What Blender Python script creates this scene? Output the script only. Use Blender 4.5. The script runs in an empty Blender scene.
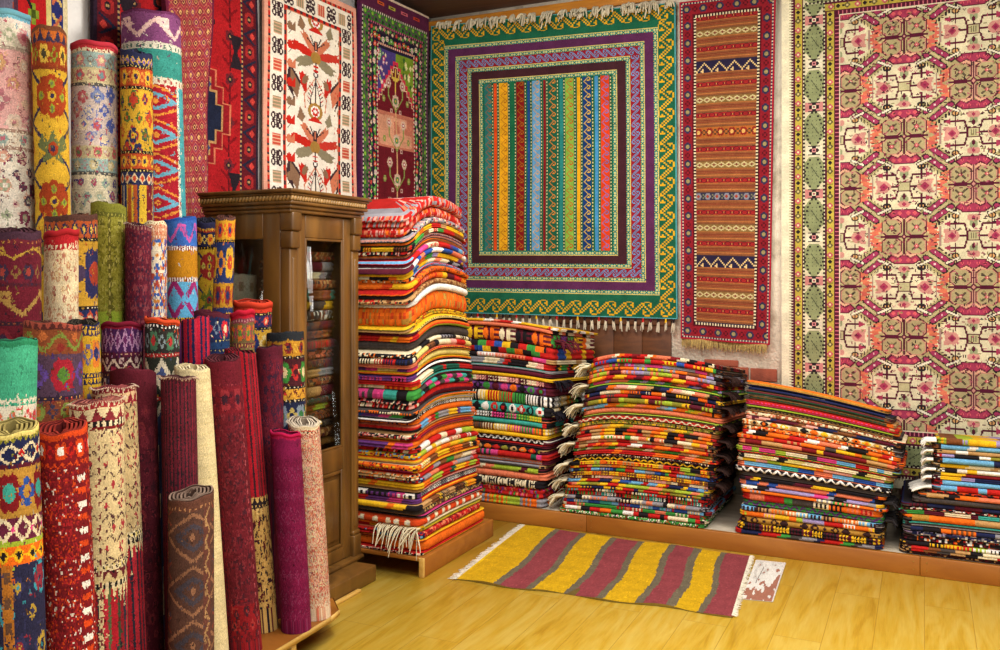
import bpy, math, random
import numpy as np
from mathutils import Vector

# ------------------------------------------------------------------ basics
scene = bpy.context.scene
COL = scene.collection
PI = math.pi
HEX = dict(r='c3231f', R='7e1a20', o='f0701c', O='d9491c', y='efbb22', Y='e2cf78', g='3f9440', G='1c5a48', t='3fa79a',
           l='a6bd38', k='211c20', K='4b4340', c='f0e0ba', w='f7f2ea', b='2d51a2', B='74b5e2', n='222850', p='dc4488',
           P='eda79a', m='5d1c2c', u='6c3a80', U='a595c8', e='804c2a', E='c29660', a='96939a', s='e67d5a', v='8f8a30',
           M='6b2741', q='3a2224', T='1f7f80', h='a3542f', L='cfc9a0', F='f2bfb4', W='dfe9e6', x='b98a3a')
def srgb(h):
    c = np.array([int(h[i:i+2], 16) for i in (0, 2, 4)], float) / 255
    return np.where(c <= .04045, c / 12.92, ((c + .055) / 1.055) ** 2.4)
PAL = {k: srgb(v) for k, v in HEX.items()}
def C(c):
    if isinstance(c, str):
        return PAL[c] if len(c) == 1 else srgb(c)
    return np.asarray(c, float)

# camera numbers (also used to lay things out along sight lines of the photograph)
FPX, HZ, EYE = 890.0, 275.0, 1.5
YAW = math.radians(25.5)
cy_, sy_ = math.cos(YAW), math.sin(YAW)
def on_x(px, py, X):
    t = (px - 500) / FPX
    z = X / (t * cy_ - sy_)
    return (X, z * (t * sy_ + cy_), EYE - (py - HZ) * z / FPX)
def on_y(px, py, Y):
    t = (px - 500) / FPX
    z = Y / (t * sy_ + cy_)
    return (z * (t * cy_ - sy_), Y, EYE - (py - HZ) * z / FPX)
def on_z(px, py, Z):
    z = FPX * (EYE - Z) / (py - HZ)
    t = (px - 500) / FPX
    return (z * (t * cy_ - sy_), z * (t * sy_ + cy_), Z)

# ------------------------------------------------------------------ mesh helpers
class MB:
    """collects vertices, quads, triangles and a colour for every face"""
    def __init__(s):
        s.V, s.Q, s.T, s.cq, s.ct, s.n = [], [], [], [], [], 0
    def add(s, V, Q=None, T=None, cq=None, ct=None):
        V = np.asarray(V, float).reshape(-1, 3)
        if Q is not None and len(Q):
            Q = np.asarray(Q, int); s.Q.append(Q + s.n)
            s.cq.append(np.broadcast_to(np.asarray(C(cq) if cq is not None else PAL['w'], float), (len(Q), 3)))
        if T is not None and len(T):
            T = np.asarray(T, int); s.T.append(T + s.n)
            s.ct.append(np.broadcast_to(np.asarray(C(ct) if ct is not None else PAL['w'], float), (len(T), 3)))
        s.V.append(V); s.n += len(V)
    def grid(s, P, col=None, closed=False, flip=False):
        """P (rows, cols, 3) points; col (rows-1, cols-1 or cols, 3) or one colour"""
        r, c = P.shape[:2]
        I = np.arange(r * c).reshape(r, c)
        if closed:
            I = np.concatenate([I, I[:, :1]], 1)
        a, b, d, e = I[:-1, :-1], I[:-1, 1:], I[1:, 1:], I[1:, :-1]
        Q = np.stack([a, b, d, e] if not flip else [a, e, d, b], -1).reshape(-1, 4)
        if col is not None and not isinstance(col, str) and np.ndim(col) == 3:
            col = np.asarray(col).reshape(-1, 3)
        s.add(P, Q, cq=col)
    def box(s, x0, x1, y0, y1, z0, z1, col=None):
        V = [(x, y, z) for z in (z0, z1) for y in (y0, y1) for x in (x0, x1)]
        s.add(V, [(0, 2, 3, 1), (4, 5, 7, 6), (0, 1, 5, 4), (2, 6, 7, 3), (0, 4, 6, 2), (1, 3, 7, 5)], cq=col)
    def tube(s, pts, rads, col=None, n=4):
        pts = np.asarray(pts, float); m = len(pts)
        rads = np.broadcast_to(np.asarray(rads, float), (m,))
        d = np.gradient(pts, axis=0); d /= np.linalg.norm(d, axis=1)[:, None] + 1e-9
        ref = np.where(np.abs(d[:, 2:3]) > .9, [[1., 0, 0]], [[0, 0, 1.]])
        a = np.cross(d, ref); a /= np.linalg.norm(a, axis=1)[:, None] + 1e-9
        b = np.cross(d, a)
        ang = np.arange(n) * 2 * PI / n
        P = pts[:, None] + rads[:, None, None] * (np.cos(ang)[None, :, None] * a[:, None] + np.sin(ang)[None, :, None] * b[:, None])
        s.grid(P, col, closed=True)
        base = s.n - m * n
        if n == 4:
            Vc = P[[0, -1]].reshape(-1, 3)
            s.add(Vc, [(3, 2, 1, 0), (4, 5, 6, 7)], cq=col if (isinstance(col, str) or np.ndim(col) == 1) else None)
    def prism(s, poly, z0, z1, col=None):
        n = len(poly)
        V = [(x, y, z0) for x, y in poly] + [(x, y, z1) for x, y in poly]
        Q = [(i, (i + 1) % n, n + (i + 1) % n, n + i) for i in range(n)]
        T = []
        from mathutils.geometry import tessellate_polygon
        for t in tessellate_polygon([[Vector((x, y, 0)) for x, y in poly]]):
            T.append(t); T.append(tuple(n + k for k in reversed(t)))
        s.add(V, Q, T, cq=col, ct=col)
    def build(s, name, mat, parent=None, smooth=False, bevel=0):
        V = np.concatenate(s.V)
        Q = np.concatenate(s.Q) if s.Q else np.zeros((0, 4), int)
        T = np.concatenate(s.T) if s.T else np.zeros((0, 3), int)
        cols = np.concatenate((s.cq if s.Q else []) + (s.ct if s.T else []))
        me = bpy.data.meshes.new(name)
        me.vertices.add(len(V)); me.vertices.foreach_set('co', V.ravel())
        nl = Q.size + T.size
        me.loops.add(nl); me.loops.foreach_set('vertex_index', np.concatenate([Q.ravel(), T.ravel()]).astype(np.int32))
        nf = len(Q) + len(T)
        me.polygons.add(nf)
        st = np.concatenate([np.arange(len(Q)) * 4, Q.size + np.arange(len(T)) * 3]).astype(np.int32)
        me.polygons.foreach_set('loop_start', st)
        me.update(calc_edges=True)
        me.validate()
        if len(me.polygons) == nf:
            at = me.attributes.new('yarn', 'FLOAT_COLOR', 'FACE')
            at.data.foreach_set('color', np.concatenate([cols, np.ones((nf, 1))], 1).astype(np.float32).ravel())
        if smooth:
            me.polygons.foreach_set('use_smooth', np.ones(nf, bool))
        me.materials.append(mat)
        o = bpy.data.objects.new(name, me)
        COL.objects.link(o)
        if parent is not None:
            o.parent = parent
        if bevel:
            md = o.modifiers.new('bevel', 'BEVEL'); md.width = bevel; md.segments = 2; md.limit_method = 'ANGLE'
        return o

def tag(o, label=None, cat=None, group=None, kind=None):
    for k, v in (('label', label), ('category', cat), ('group', group), ('kind', kind)):
        if v: o[k] = v
    return o
def empty(name, loc):
    o = bpy.data.objects.new(name, None); COL.objects.link(o); o.location = loc
    o.empty_display_size = .1
    return o
def adopt(child, par):
    """parent a mesh whose points are in world space under an empty that stands elsewhere"""
    child.parent = par
    child.matrix_parent_inverse.identity()
    child.location = -Vector(par.location)
    return child

# ------------------------------------------------------------------ materials
def new_mat(name):
    m = bpy.data.materials.new(name); m.use_nodes = True
    nt = m.node_tree
    return m, nt, nt.nodes['Principled BSDF']
def N(nt, t, **kw):
    n = nt.nodes.new(t)
    for k, v in kw.items():
        setattr(n, k, v)
    return n
def wool(name, mott=.35, grain=320, bump=.25, rough=.95, weave=0):
    m, nt, b = new_mat(name); L = nt.links.new
    at = N(nt, 'ShaderNodeAttribute', attribute_name='yarn')
    tc = N(nt, 'ShaderNodeTexCoord')
    n1 = N(nt, 'ShaderNodeTexNoise'); n1.inputs['Scale'].default_value = grain; n1.inputs['Detail'].default_value = 2
    n2 = N(nt, 'ShaderNodeTexNoise'); n2.inputs['Scale'].default_value = 14; n2.inputs['Detail'].default_value = 3
    L(tc.outputs['Object'], n1.inputs['Vector']); L(tc.outputs['Object'], n2.inputs['Vector'])
    a = N(nt, 'ShaderNodeMath', operation='ADD'); L(n1.outputs['Fac'], a.inputs[0]); L(n2.outputs['Fac'], a.inputs[1])
    mr = N(nt, 'ShaderNodeMapRange'); L(a.outputs[0], mr.inputs[0])
    mr.inputs[1].default_value = .6; mr.inputs[2].default_value = 1.4
    mr.inputs[3].default_value = (1 - mott) * .88; mr.inputs[4].default_value = (1 + mott * .6) * .88
    vm = N(nt, 'ShaderNodeVectorMath', operation='SCALE'); L(at.outputs['Color'], vm.inputs[0]); L(mr.outputs[0], vm.inputs['Scale'])
    L(vm.outputs[0], b.inputs['Base Color'])
    b.inputs['Roughness'].default_value = rough
    b.inputs['Specular IOR Level'].default_value = .15
    bp = N(nt, 'ShaderNodeBump'); bp.inputs['Strength'].default_value = bump; bp.inputs['Distance'].default_value = .004
    L(n1.outputs['Fac'], bp.inputs['Height']); L(bp.outputs[0], b.inputs['Normal'])
    return m
M_PILE = wool('knotted_wool_pile')
M_KILIM = wool('woven_kilim_wool', mott=.3, grain=420, bump=.2)
M_FLAT = wool('flat_woven_wool', mott=.25, grain=500, bump=.15)
M_FRINGE = wool('cotton_fringe', mott=.25, grain=200, bump=.1)

def wood(name, c1, c2, rough=.45, scale=(30, 3, 30), bump=.05, coat=0):
    m, nt, b = new_mat(name); L = nt.links.new
    tc = N(nt, 'ShaderNodeTexCoord'); mp = N(nt, 'ShaderNodeMapping'); mp.inputs['Scale'].default_value = scale
    L(tc.outputs['Object'], mp.inputs['Vector'])
    n1 = N(nt, 'ShaderNodeTexNoise'); n1.inputs['Scale'].default_value = 1.6; n1.inputs['Detail'].default_value = 6; n1.inputs['Distortion'].default_value = .8
    L(mp.outputs[0], n1.inputs['Vector'])
    cr = N(nt, 'ShaderNodeValToRGB'); cr.color_ramp.elements[0].position = .3; cr.color_ramp.elements[1].position = .7
    cr.color_ramp.elements[0].color = (*srgb(c1), 1); cr.color_ramp.elements[1].color = (*srgb(c2), 1)
    L(n1.outputs['Fac'], cr.inputs[0]); L(cr.outputs[0], b.inputs['Base Color'])
    b.inputs['Roughness'].default_value = rough; b.inputs['Coat Weight'].default_value = coat
    bp = N(nt, 'ShaderNodeBump'); bp.inputs['Strength'].default_value = bump; L(n1.outputs['Fac'], bp.inputs['Height']); L(bp.outputs[0], b.inputs['Normal'])
    return m
M_CAB = wood('walnut_stained_wood', '4e3313', '7a5423', .38, (6, 6, 1.2), coat=.15)
M_CABD = wood('walnut_carving', '7c5c2e', 'a27c46', .4, (20, 20, 20))
M_PLAT = wood('orange_veneer', '8c5016', 'a86a22', .5, (1.2, 6, 6))
M_DUSTY = wood('dusty_grey_board', '9a8e7a', 'c2b8a6', .8, (2, 6, 6))
M_PALE = wood('pale_pine', 'c79a45', 'dbb566', .5, (20, 3, 20))
M_BEAM = wood('ceiling_boards', '6a4128', '82553a', .6, (2, 14, 2))
M_DARKW = wood('dark_brown_board', '4a2810', '6e401c', .6, (3, 3, 12))
M_BATT = wood('amber_batten', 'b06c1c', 'cf8a2e', .5, (2, 20, 20))

def floor_mat():
    m, nt, b = new_mat('yellow_oak_laminate'); L = nt.links.new
    tc = N(nt, 'ShaderNodeTexCoord')
    sx = N(nt, 'ShaderNodeSeparateXYZ'); L(tc.outputs['Object'], sx.inputs[0])
    cb = N(nt, 'ShaderNodeCombineXYZ'); L(sx.outputs['Y'], cb.inputs['X']); L(sx.outputs['X'], cb.inputs['Y'])
    br = N(nt, 'ShaderNodeTexBrick'); br.inputs['Scale'].default_value = 1
    br.inputs['Brick Width'].default_value = 1.28; br.inputs['Row Height'].default_value = .19
    br.inputs['Mortar Size'].default_value = .0012; br.inputs['Mortar Smooth'].default_value = .5
    br.inputs['Color1'].default_value = (.35, .35, .35, 1); br.inputs['Color2'].default_value = (.65, .65, .65, 1); br.inputs['Mortar'].default_value = (0, 0, 0, 1)
    L(cb.outputs[0], br.inputs['Vector'])
    mp = N(nt, 'ShaderNodeMapping'); mp.inputs['Scale'].default_value = (9, 1.1, 1); L(tc.outputs['Object'], mp.inputs['Vector'])
    ad = N(nt, 'ShaderNodeVectorMath', operation='ADD'); L(mp.outputs[0], ad.inputs[0])
    sc = N(nt, 'ShaderNodeVectorMath', operation='SCALE'); sc.inputs['Scale'].default_value = 9; L(br.outputs['Color'], sc.inputs[0]); L(sc.outputs[0], ad.inputs[1])
    n1 = N(nt, 'ShaderNodeTexNoise'); n1.inputs['Scale'].default_value = 1.3; n1.inputs['Detail'].default_value = 5; n1.inputs['Distortion'].default_value = 1.6
    L(ad.outputs[0], n1.inputs['Vector'])
    wv = N(nt, 'ShaderNodeTexNoise'); wv.inputs['Scale'].default_value = 12; wv.inputs['Detail'].default_value = 4
    mp2 = N(nt, 'ShaderNodeMapping'); mp2.inputs['Scale'].default_value = (12, .7, 1); L(tc.outputs['Object'], mp2.inputs['Vector']); L(mp2.outputs[0], wv.inputs['Vector'])
    mx = N(nt, 'ShaderNodeMath', operation='MULTIPLY_ADD'); L(wv.outputs['Fac'], mx.inputs[0]); mx.inputs[1].default_value = .35; L(n1.outputs['Fac'], mx.inputs[2])
    mx2 = N(nt, 'ShaderNodeMath', operation='MULTIPLY_ADD'); L(br.outputs['Color'], mx2.inputs[0]); mx2.inputs[1].default_value = .25; L(mx.outputs[0], mx2.inputs[2])
    cr = N(nt, 'ShaderNodeValToRGB'); e = cr.color_ramp.elements
    e[0].position = .52; e[0].color = (*srgb('d2a428'), 1); e[1].position = .98; e[1].color = (*srgb('f4d562'), 1)
    k = cr.color_ramp.elements.new(.72); k.color = (*srgb('eac13e'), 1)
    L(mx2.outputs[0], cr.inputs[0])
    mm = N(nt, 'ShaderNodeMix', data_type='RGBA'); L(br.outputs['Fac'], mm.inputs[0]); L(cr.outputs[0], mm.inputs[6]); mm.inputs[7].default_value = (*srgb('b98a2c'), 1)
    L(mm.outputs[2], b.inputs['Base Color'])
    b.inputs['Roughness'].default_value = .33; b.inputs['Specular IOR Level'].default_value = .4
    return m
def wall_mat(name, base, stain, blot=.5):
    m, nt, b = new_mat(name); L = nt.links.new
    tc = N(nt, 'ShaderNodeTexCoord')
    n1 = N(nt, 'ShaderNodeTexNoise'); n1.inputs['Scale'].default_value = 4.5; n1.inputs['Detail'].default_value = 8; n1.inputs['Roughness'].default_value = .7
    n2 = N(nt, 'ShaderNodeTexNoise'); n2.inputs['Scale'].default_value = 60; n2.inputs['Detail'].default_value = 4
    L(tc.outputs['Object'], n1.inputs['Vector']); L(tc.outputs['Object'], n2.inputs['Vector'])
    cr = N(nt, 'ShaderNodeValToRGB'); e = cr.color_ramp.elements
    e[0].position = .3; e[0].color = (*srgb(stain), 1); e[1].position = .3 + blot * .35; e[1].color = (*srgb(base), 1)
    L(n1.outputs['Fac'], cr.inputs[0]); L(cr.outputs[0], b.inputs['Base Color']); b.inputs['Roughness'].default_value = .95
    bp = N(nt, 'ShaderNodeBump'); bp.inputs['Strength'].default_value = .5; bp.inputs['Distance'].default_value = .01
    L(n2.outputs['Fac'], bp.inputs['Height']); L(bp.outputs[0], b.inputs['Normal'])
    return m
M_FLOOR = floor_mat()
M_WBACK = wall_mat('rough_cream_stone', 'fdf3dc', 'a8977a', .62)
M_WLEFT = wall_mat('white_plaster', 'f4f1ec', 'e4e0da', .3)
M_BRICK = wall_mat('red_brick', '9a4e38', '74382a', .6)
def plain(name, h, rough=.6, metal=0):
    m, nt, b = new_mat(name)
    b.inputs['Base Color'].default_value = (*srgb(h), 1); b.inputs['Roughness'].default_value = rough; b.inputs['Metallic'].default_value = metal
    return m
M_BRASS = plain('aged_brass', 'b59a5a', .35, .9)
def glass_mat():
    m = bpy.data.materials.new('cabinet_glass'); m.use_nodes = True; nt = m.node_tree; nt.nodes.clear(); L = nt.links.new
    out = N(nt, 'ShaderNodeOutputMaterial'); tr = N(nt, 'ShaderNodeBsdfTransparent'); tr.inputs[0].default_value = (.9, .92, .9, 1)
    gl = N(nt, 'ShaderNodeBsdfGlossy'); gl.inputs['Roughness'].default_value = .03
    lw = N(nt, 'ShaderNodeLayerWeight'); lw.inputs['Blend'].default_value = .5
    pw = N(nt, 'ShaderNodeMath', operation='POWER'); L(lw.outputs['Facing'], pw.inputs[0]); pw.inputs[1].default_value = 3.5
    fr = N(nt, 'ShaderNodeMath', operation='MULTIPLY_ADD'); L(pw.outputs[0], fr.inputs[0]); fr.inputs[1].default_value = .7; fr.inputs[2].default_value = .03
    mx = N(nt, 'ShaderNodeMixShader'); L(fr.outputs[0], mx.inputs[0]); L(tr.outputs[0], mx.inputs[1]); L(gl.outputs[0], mx.inputs[2]); L(mx.outputs[0], out.inputs[0])
    return m
M_GLASS = glass_mat()

# ------------------------------------------------------------------ pattern canvas (row 0 is the top; one cell is one knot)
class Cv:
    def __init__(s, w, h, c='w'):
        s.w, s.h = w, h
        s.a = np.empty((h, w, 3)); s.a[:] = C(c)
        s.Y, s.X = np.mgrid[0:h, 0:w] + .5
    def m(s, mask, c): s.a[mask] = C(c)
    def rect(s, x0, y0, x1, y1, c):
        s.a[max(0, int(round(y0))):max(0, int(round(y1))), max(0, int(round(x0))):max(0, int(round(x1)))] = C(c)
    def win(s, x0, x1, y0, y1):
        a, b = max(0, int(x0) - 1), min(s.w, int(x1) + 2); c, d = max(0, int(y0) - 1), min(s.h, int(y1) + 2)
        if a >= b or c >= d: return None
        return (slice(c, d), slice(a, b))
    def ell(s, cx, cy, rx, ry, c):
        k = s.win(cx - rx, cx + rx, cy - ry, cy + ry)
        if k: s.a[k][((s.X[k] - cx) / max(rx, .3)) ** 2 + ((s.Y[k] - cy) / max(ry, .3)) ** 2 <= 1] = C(c)
    def diam(s, cx, cy, rx, ry, c):
        k = s.win(cx - rx, cx + rx, cy - ry, cy + ry)
        if k: s.a[k][np.abs(s.X[k] - cx) / max(rx, .3) + np.abs(s.Y[k] - cy) / max(ry, .3) <= 1] = C(c)
    def line(s, x0, y0, x1, y1, w, c):
        k = s.win(min(x0, x1) - w, max(x0, x1) + w, min(y0, y1) - w, max(y0, y1) + w)
        if not k: return
        X, Y = s.X[k], s.Y[k]; dx, dy = x1 - x0, y1 - y0; q = dx * dx + dy * dy + 1e-9
        t = np.clip(((X - x0) * dx + (Y - y0) * dy) / q, 0, 1)
        s.a[k][np.hypot(X - x0 - t * dx, Y - y0 - t * dy) <= w / 2] = C(c)
    def pl(s, pts, w, c):
        for p, q in zip(pts[:-1], pts[1:]): s.line(*p, *q, w, c)
    def poly(s, pts, c):
        xs = [p[0] for p in pts]; ys = [p[1] for p in pts]
        k = s.win(min(xs), max(xs), min(ys), max(ys))
        if not k: return
        X, Y = s.X[k], s.Y[k]; ins = np.zeros(X.shape, bool); n = len(pts)
        for i in range(n):
            x0, y0 = pts[i]; x1, y1 = pts[(i + 1) % n]
            if y0 != y1:
                ins ^= ((y0 > Y) != (y1 > Y)) & (X < (x1 - x0) * (Y - y0) / (y1 - y0) + x0)
        s.a[k][ins] = C(c)
    def stamp(s, x, y, rows, cm, fx=False, fy=False, k=1):
        rows = rows[::-1] if fy else rows
        for j, r in enumerate(rows):
            r = r[::-1] if fx else r
            for i, ch in enumerate(r):
                if ch in cm:
                    s.rect(x + i * k, y + j * k, x + (i + 1) * k, y + (j + 1) * k, cm[ch])
    def flower(s, x, y, r, c1, c2, c3=None, n=6, out=None):
        if out: s.ell(x, y, r * 1.15, r * 1.15, out)
        for i in range(n):
            a = i * 2 * PI / n
            s.ell(x + .58 * r * math.cos(a), y + .58 * r * math.sin(a), r * .42, r * .42, c1)
        s.ell(x, y, r * .45, r * .45, c2)
        if c3: s.ell(x, y, r * .2, r * .2, c3)
    def hband(s, y0, tile, x0=0, x1=None, flip=False):
        t = tile[::-1] if flip else tile
        x1 = s.w if x1 is None else x1; y0 = int(y0); n = min(len(t), s.h - y0)
        if n > 0: s.a[y0:y0 + n, x0:x1] = t[:n, np.arange(x1 - x0) % t.shape[1]]
    def vband(s, x0, tile, y0=0, y1=None, flip=False):
        t = tile[::-1] if flip else tile
        y1 = s.h if y1 is None else y1; x0 = int(x0); n = min(len(t), s.w - x0)
        if n > 0: s.a[y0:y1, x0:x0 + n] = np.swapaxes(t[:n, np.arange(y1 - y0) % t.shape[1]], 0, 1)
    def frame(s, i, tile, j=None):
        j = i if j is None else j; n = len(tile)
        s.vband(i, tile, j, s.h - j); s.vband(s.w - i - n, tile, j, s.h - j, flip=True)
        s.hband(j, tile, i, s.w - i); s.hband(s.h - j - n, tile, i, s.w - i, flip=True)
    def wear(s, amt=.08, seed=0, rows=.05):
        r = np.random.RandomState(seed)
        s.a *= 1 + amt * r.randn(s.h, s.w, 1)
        s.a *= 1 + rows * r.randn(s.h, 1, 1)
        np.clip(s.a, .002, 1, out=s.a)
        return s
def tl(rows, cm):
    return np.array([[C(cm[ch]) for ch in r] for r in rows])
def clist(c):
    return [c] if isinstance(c, str) and len(c) == 6 and any(q in '0123456789' for q in c) else list(c)
def band(n, per, kind, cols, seed=0):
    """a strip n cells wide, one period long"""
    c = clist(cols); v = Cv(per, n, c[0]); h = n / 2
    if kind == 'd': v.rect(per * .25, n * .25, per * .75, n * .8, c[1])
    elif kind == 'z':
        v.m(np.abs((v.X % per) / per - .5) * 2 * n > v.Y, c[1])
    elif kind == 'm':
        v.diam(per / 2, h, per * .48, n * .48, c[1]); v.diam(per / 2, h, per * .25, n * .26, c[2 % len(c)])
    elif kind == 'f':
        v.flower(per / 4, h, n * .42, c[1], c[2], None); v.flower(per * .75, h, n * .3, c[3 % len(c)], c[0], None, n=4)
    elif kind == 'h':
        v.pl([(0, n * .8), (per * .45, n * .2), (per * .75, n * .2), (per * .75, n * .55)], max(1, n * .14), c[1]); v.pl([(per * .45, n * .2), (per, n * .8)], max(1, n * .14), c[1])
    elif kind == 's':
        k = len(c); v.a[:] = np.array([C(q) for q in c])[((np.arange(per) * k) // per)][None]
    elif kind == 'v':
        yy = h + n * .28 * np.sin(v.X / per * 2 * PI); v.m(np.abs(v.Y - yy) < max(.6, n * .1), c[1])
        v.ell(per * .25, n * .25, n * .2, n * .2, c[2]); v.ell(per * .75, n * .75, n * .2, n * .2, c[3 % len(c)])
    elif kind == 'x':
        v.line(0, 0, per, n, max(1, n * .18), c[1]); v.line(0, n, per, 0, max(1, n * .18), c[1]); v.diam(per / 2, h, n * .2, n * .2, c[2 % len(c)])
    elif kind == 'l':
        v.rect(0, 0, per, 1, c[1]); v.rect(0, n - 1, per, n, c[1])
    return v.a
# ------------------------------------------------------------------ hanging rugs
LX, BY = -3.36, 5.82          # wall planes
GUARD = tl(['YYYYYYYY', 'gTTkTTgY', 'TYYTYYTg', 'TYYTYYTg', 'gTTkTTgY', 'YYYYYYYY'], dict(Y='Y', g='G', T='t', k='q'))
HOOKS = ['......XX.', '.....X..X', '....X...X', '...X..X.X', '..X..XXX.', '.X.......', '..X......', '...X.....', '....X....', '.....X...']
def hooks(bg, fg, n=9):
    """running hook scroll n cells wide, as a (n, period) strip"""
    t = tl([r.replace('.', 'b') for r in HOOKS], dict(b=bg, X=fg))          # (10, 9)
    t = np.swapaxes(t, 0, 1)                                               # across, along
    if n > 9:
        pad = np.empty(((n - 9) // 2, 10, 3)); pad[:] = C(bg); pad2 = np.empty((n - 9 - (n - 9) // 2, 10, 3)); pad2[:] = C(bg)
        t = np.concatenate([pad, t, pad2])
    return t
def hooks2(bg, fg, n=9):
    a = hooks(bg, fg, n); b = np.roll(a[::-1, ::-1], 5, 1)
    return np.where(np.abs(b - C(bg)).sum(-1, keepdims=True) > 1e-6, b, a)
def rug_teal():
    v = Cv(300, 366, '1f6a4d')
    hk = np.repeat(np.repeat(hooks2('1c6448', 'e8b020', 9), 2, 0), 2, 1)
    v.frame(0, tl(['T'], dict(T='5fb4bd')))
    v.frame(2, hk[:17])
    i = 19
    for n, t in ((5, GUARD), (10, '5e2c56'), (5, GUARD), (11, 'hk'), (5, GUARD), (10, '46242c'), (5, GUARD)):
        if isinstance(t, str) and t == 'hk': t = hooks2('961a2c', '5aa4dc', 11)
        elif isinstance(t, str): t = tl(['p'], dict(p=t)).repeat(n, 0)
        v.frame(i, t[:n], i + 8); i += n
    x0, x1, y0, y1 = 71, 229, 79, 287
    spec = [(9, '2c7c78', 'a0602c'), (4, 'e8501c'), (11, 'efb020', 'b0641c'), (4, '1e7048'), (10, '8a1a1a', 'b0701c'), (3, '244c98'), (10, '68a8d8', 'e0a828'),
            (3, '8a1a20'), (10, '1e6048', 'e89030'), (4, '2a8884'), (10, '8cb848', 'c83c1c'), (4, 'f0b01c'), (10, '1c3c78', 'ecc430'), (4, '4c98cc'), (10, 'e2441c', '4a7cc0')]
    tot = sum(q[0] for q in spec); gap = (x1 - x0 - tot) / len(spec)
    x = x0 + .5
    dots = tl(['kckc'], dict(k='k', c='c'))
    for q in spec:
        xi = int(round(x))
        if len(q) == 3: v.vband(xi, hooks(q[1], q[2], q[0])[:q[0]], y0, y1)
        else: v.rect(xi, y0, xi + q[0], y1, q[1])
        xe = xi + q[0]; g = max(1, int(round(x + q[0] + gap)) - xe)
        if xe < x1: v.vband(xe + (g - 1) // 2, tl(['kkcc'], dict(k='k', c='f2e2a0')), y0, y1)
        x += q[0] + gap
    return v.wear(.06, 1, .015)
def rug_narrow():
    v = Cv(124, 430, '8e5634')
    r = random.Random(5)
    y = 14
    kinds = ['thin', 'lat', 'thin', 'zig', 'thin', 'lat', 'thin', 'star', 'thin', 'lat', 'thin', 'nav', 'thin', 'lat', 'thin', 'zig2', 'thin', 'lat', 'thin', 'navd']
    i = 0
    while y < 418:
        k = kinds[i % len(kinds)]; i += 1
        for q in range(3):
            v.rect(22, y + q * 3, 103, y + q * 3 + 1, ['8a3c28', 'c07840', '6e4a30'][q])
        y += 7
        if k == 'thin': n = 6; t = band(n, 11, 'x', ['a02828', '6a1a24', 'd8a050'])
        elif k == 'lat': n = 9; t = band(n, 10, 'm', ['8a6a3c', 'cfc08a', '7a3a2a'])
        elif k.startswith('zig'): n = 15; t = np.repeat(np.repeat(np.swapaxes(np.array(tl([q.replace('.', 'b') for q in HOOKS], dict(b='2a2440', X='e8c88a'))), 0, 1)[:8], 2, 0), 2, 1)[:15]
        elif k == 'star': n = 13; t = band(n, 15, 'f', ['b0642c', '8a2420', 'e0b060', '4a3828'])
        elif k == 'nav': n = 10; t = band(n, 13, 'f', ['34304a', '8c8c98', 'a04030', '7c7c60'])
        else: n = 9; t = band(n, 14, 'h', ['2c2848', 'c05a40'])
        v.hband(y, t, 22, 103); y += len(t)
        for q in range(2): v.rect(22, y + q * 3, 103, y + q * 3 + 1, ['b06a38', '7a3424'][q])
        y += 5
    red = band(13, 22, 'f', ['8e1e2a', '303050', 'a09060', '5c1420'])
    v.frame(0, tl(['r'], dict(r='b01c34')).repeat(2, 0)); v.frame(2, tl(['nncc'], dict(n='24244a', c='c8b8a0')).repeat(2, 0))
    v.frame(4, red); v.frame(17, tl(['r'], dict(r='5c1420')).repeat(2, 0)); v.frame(19, tl(['kkcc'], dict(k='k', c='e6d8b0')).repeat(3, 0))
    return v.wear(.09, 2, .03)
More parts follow.
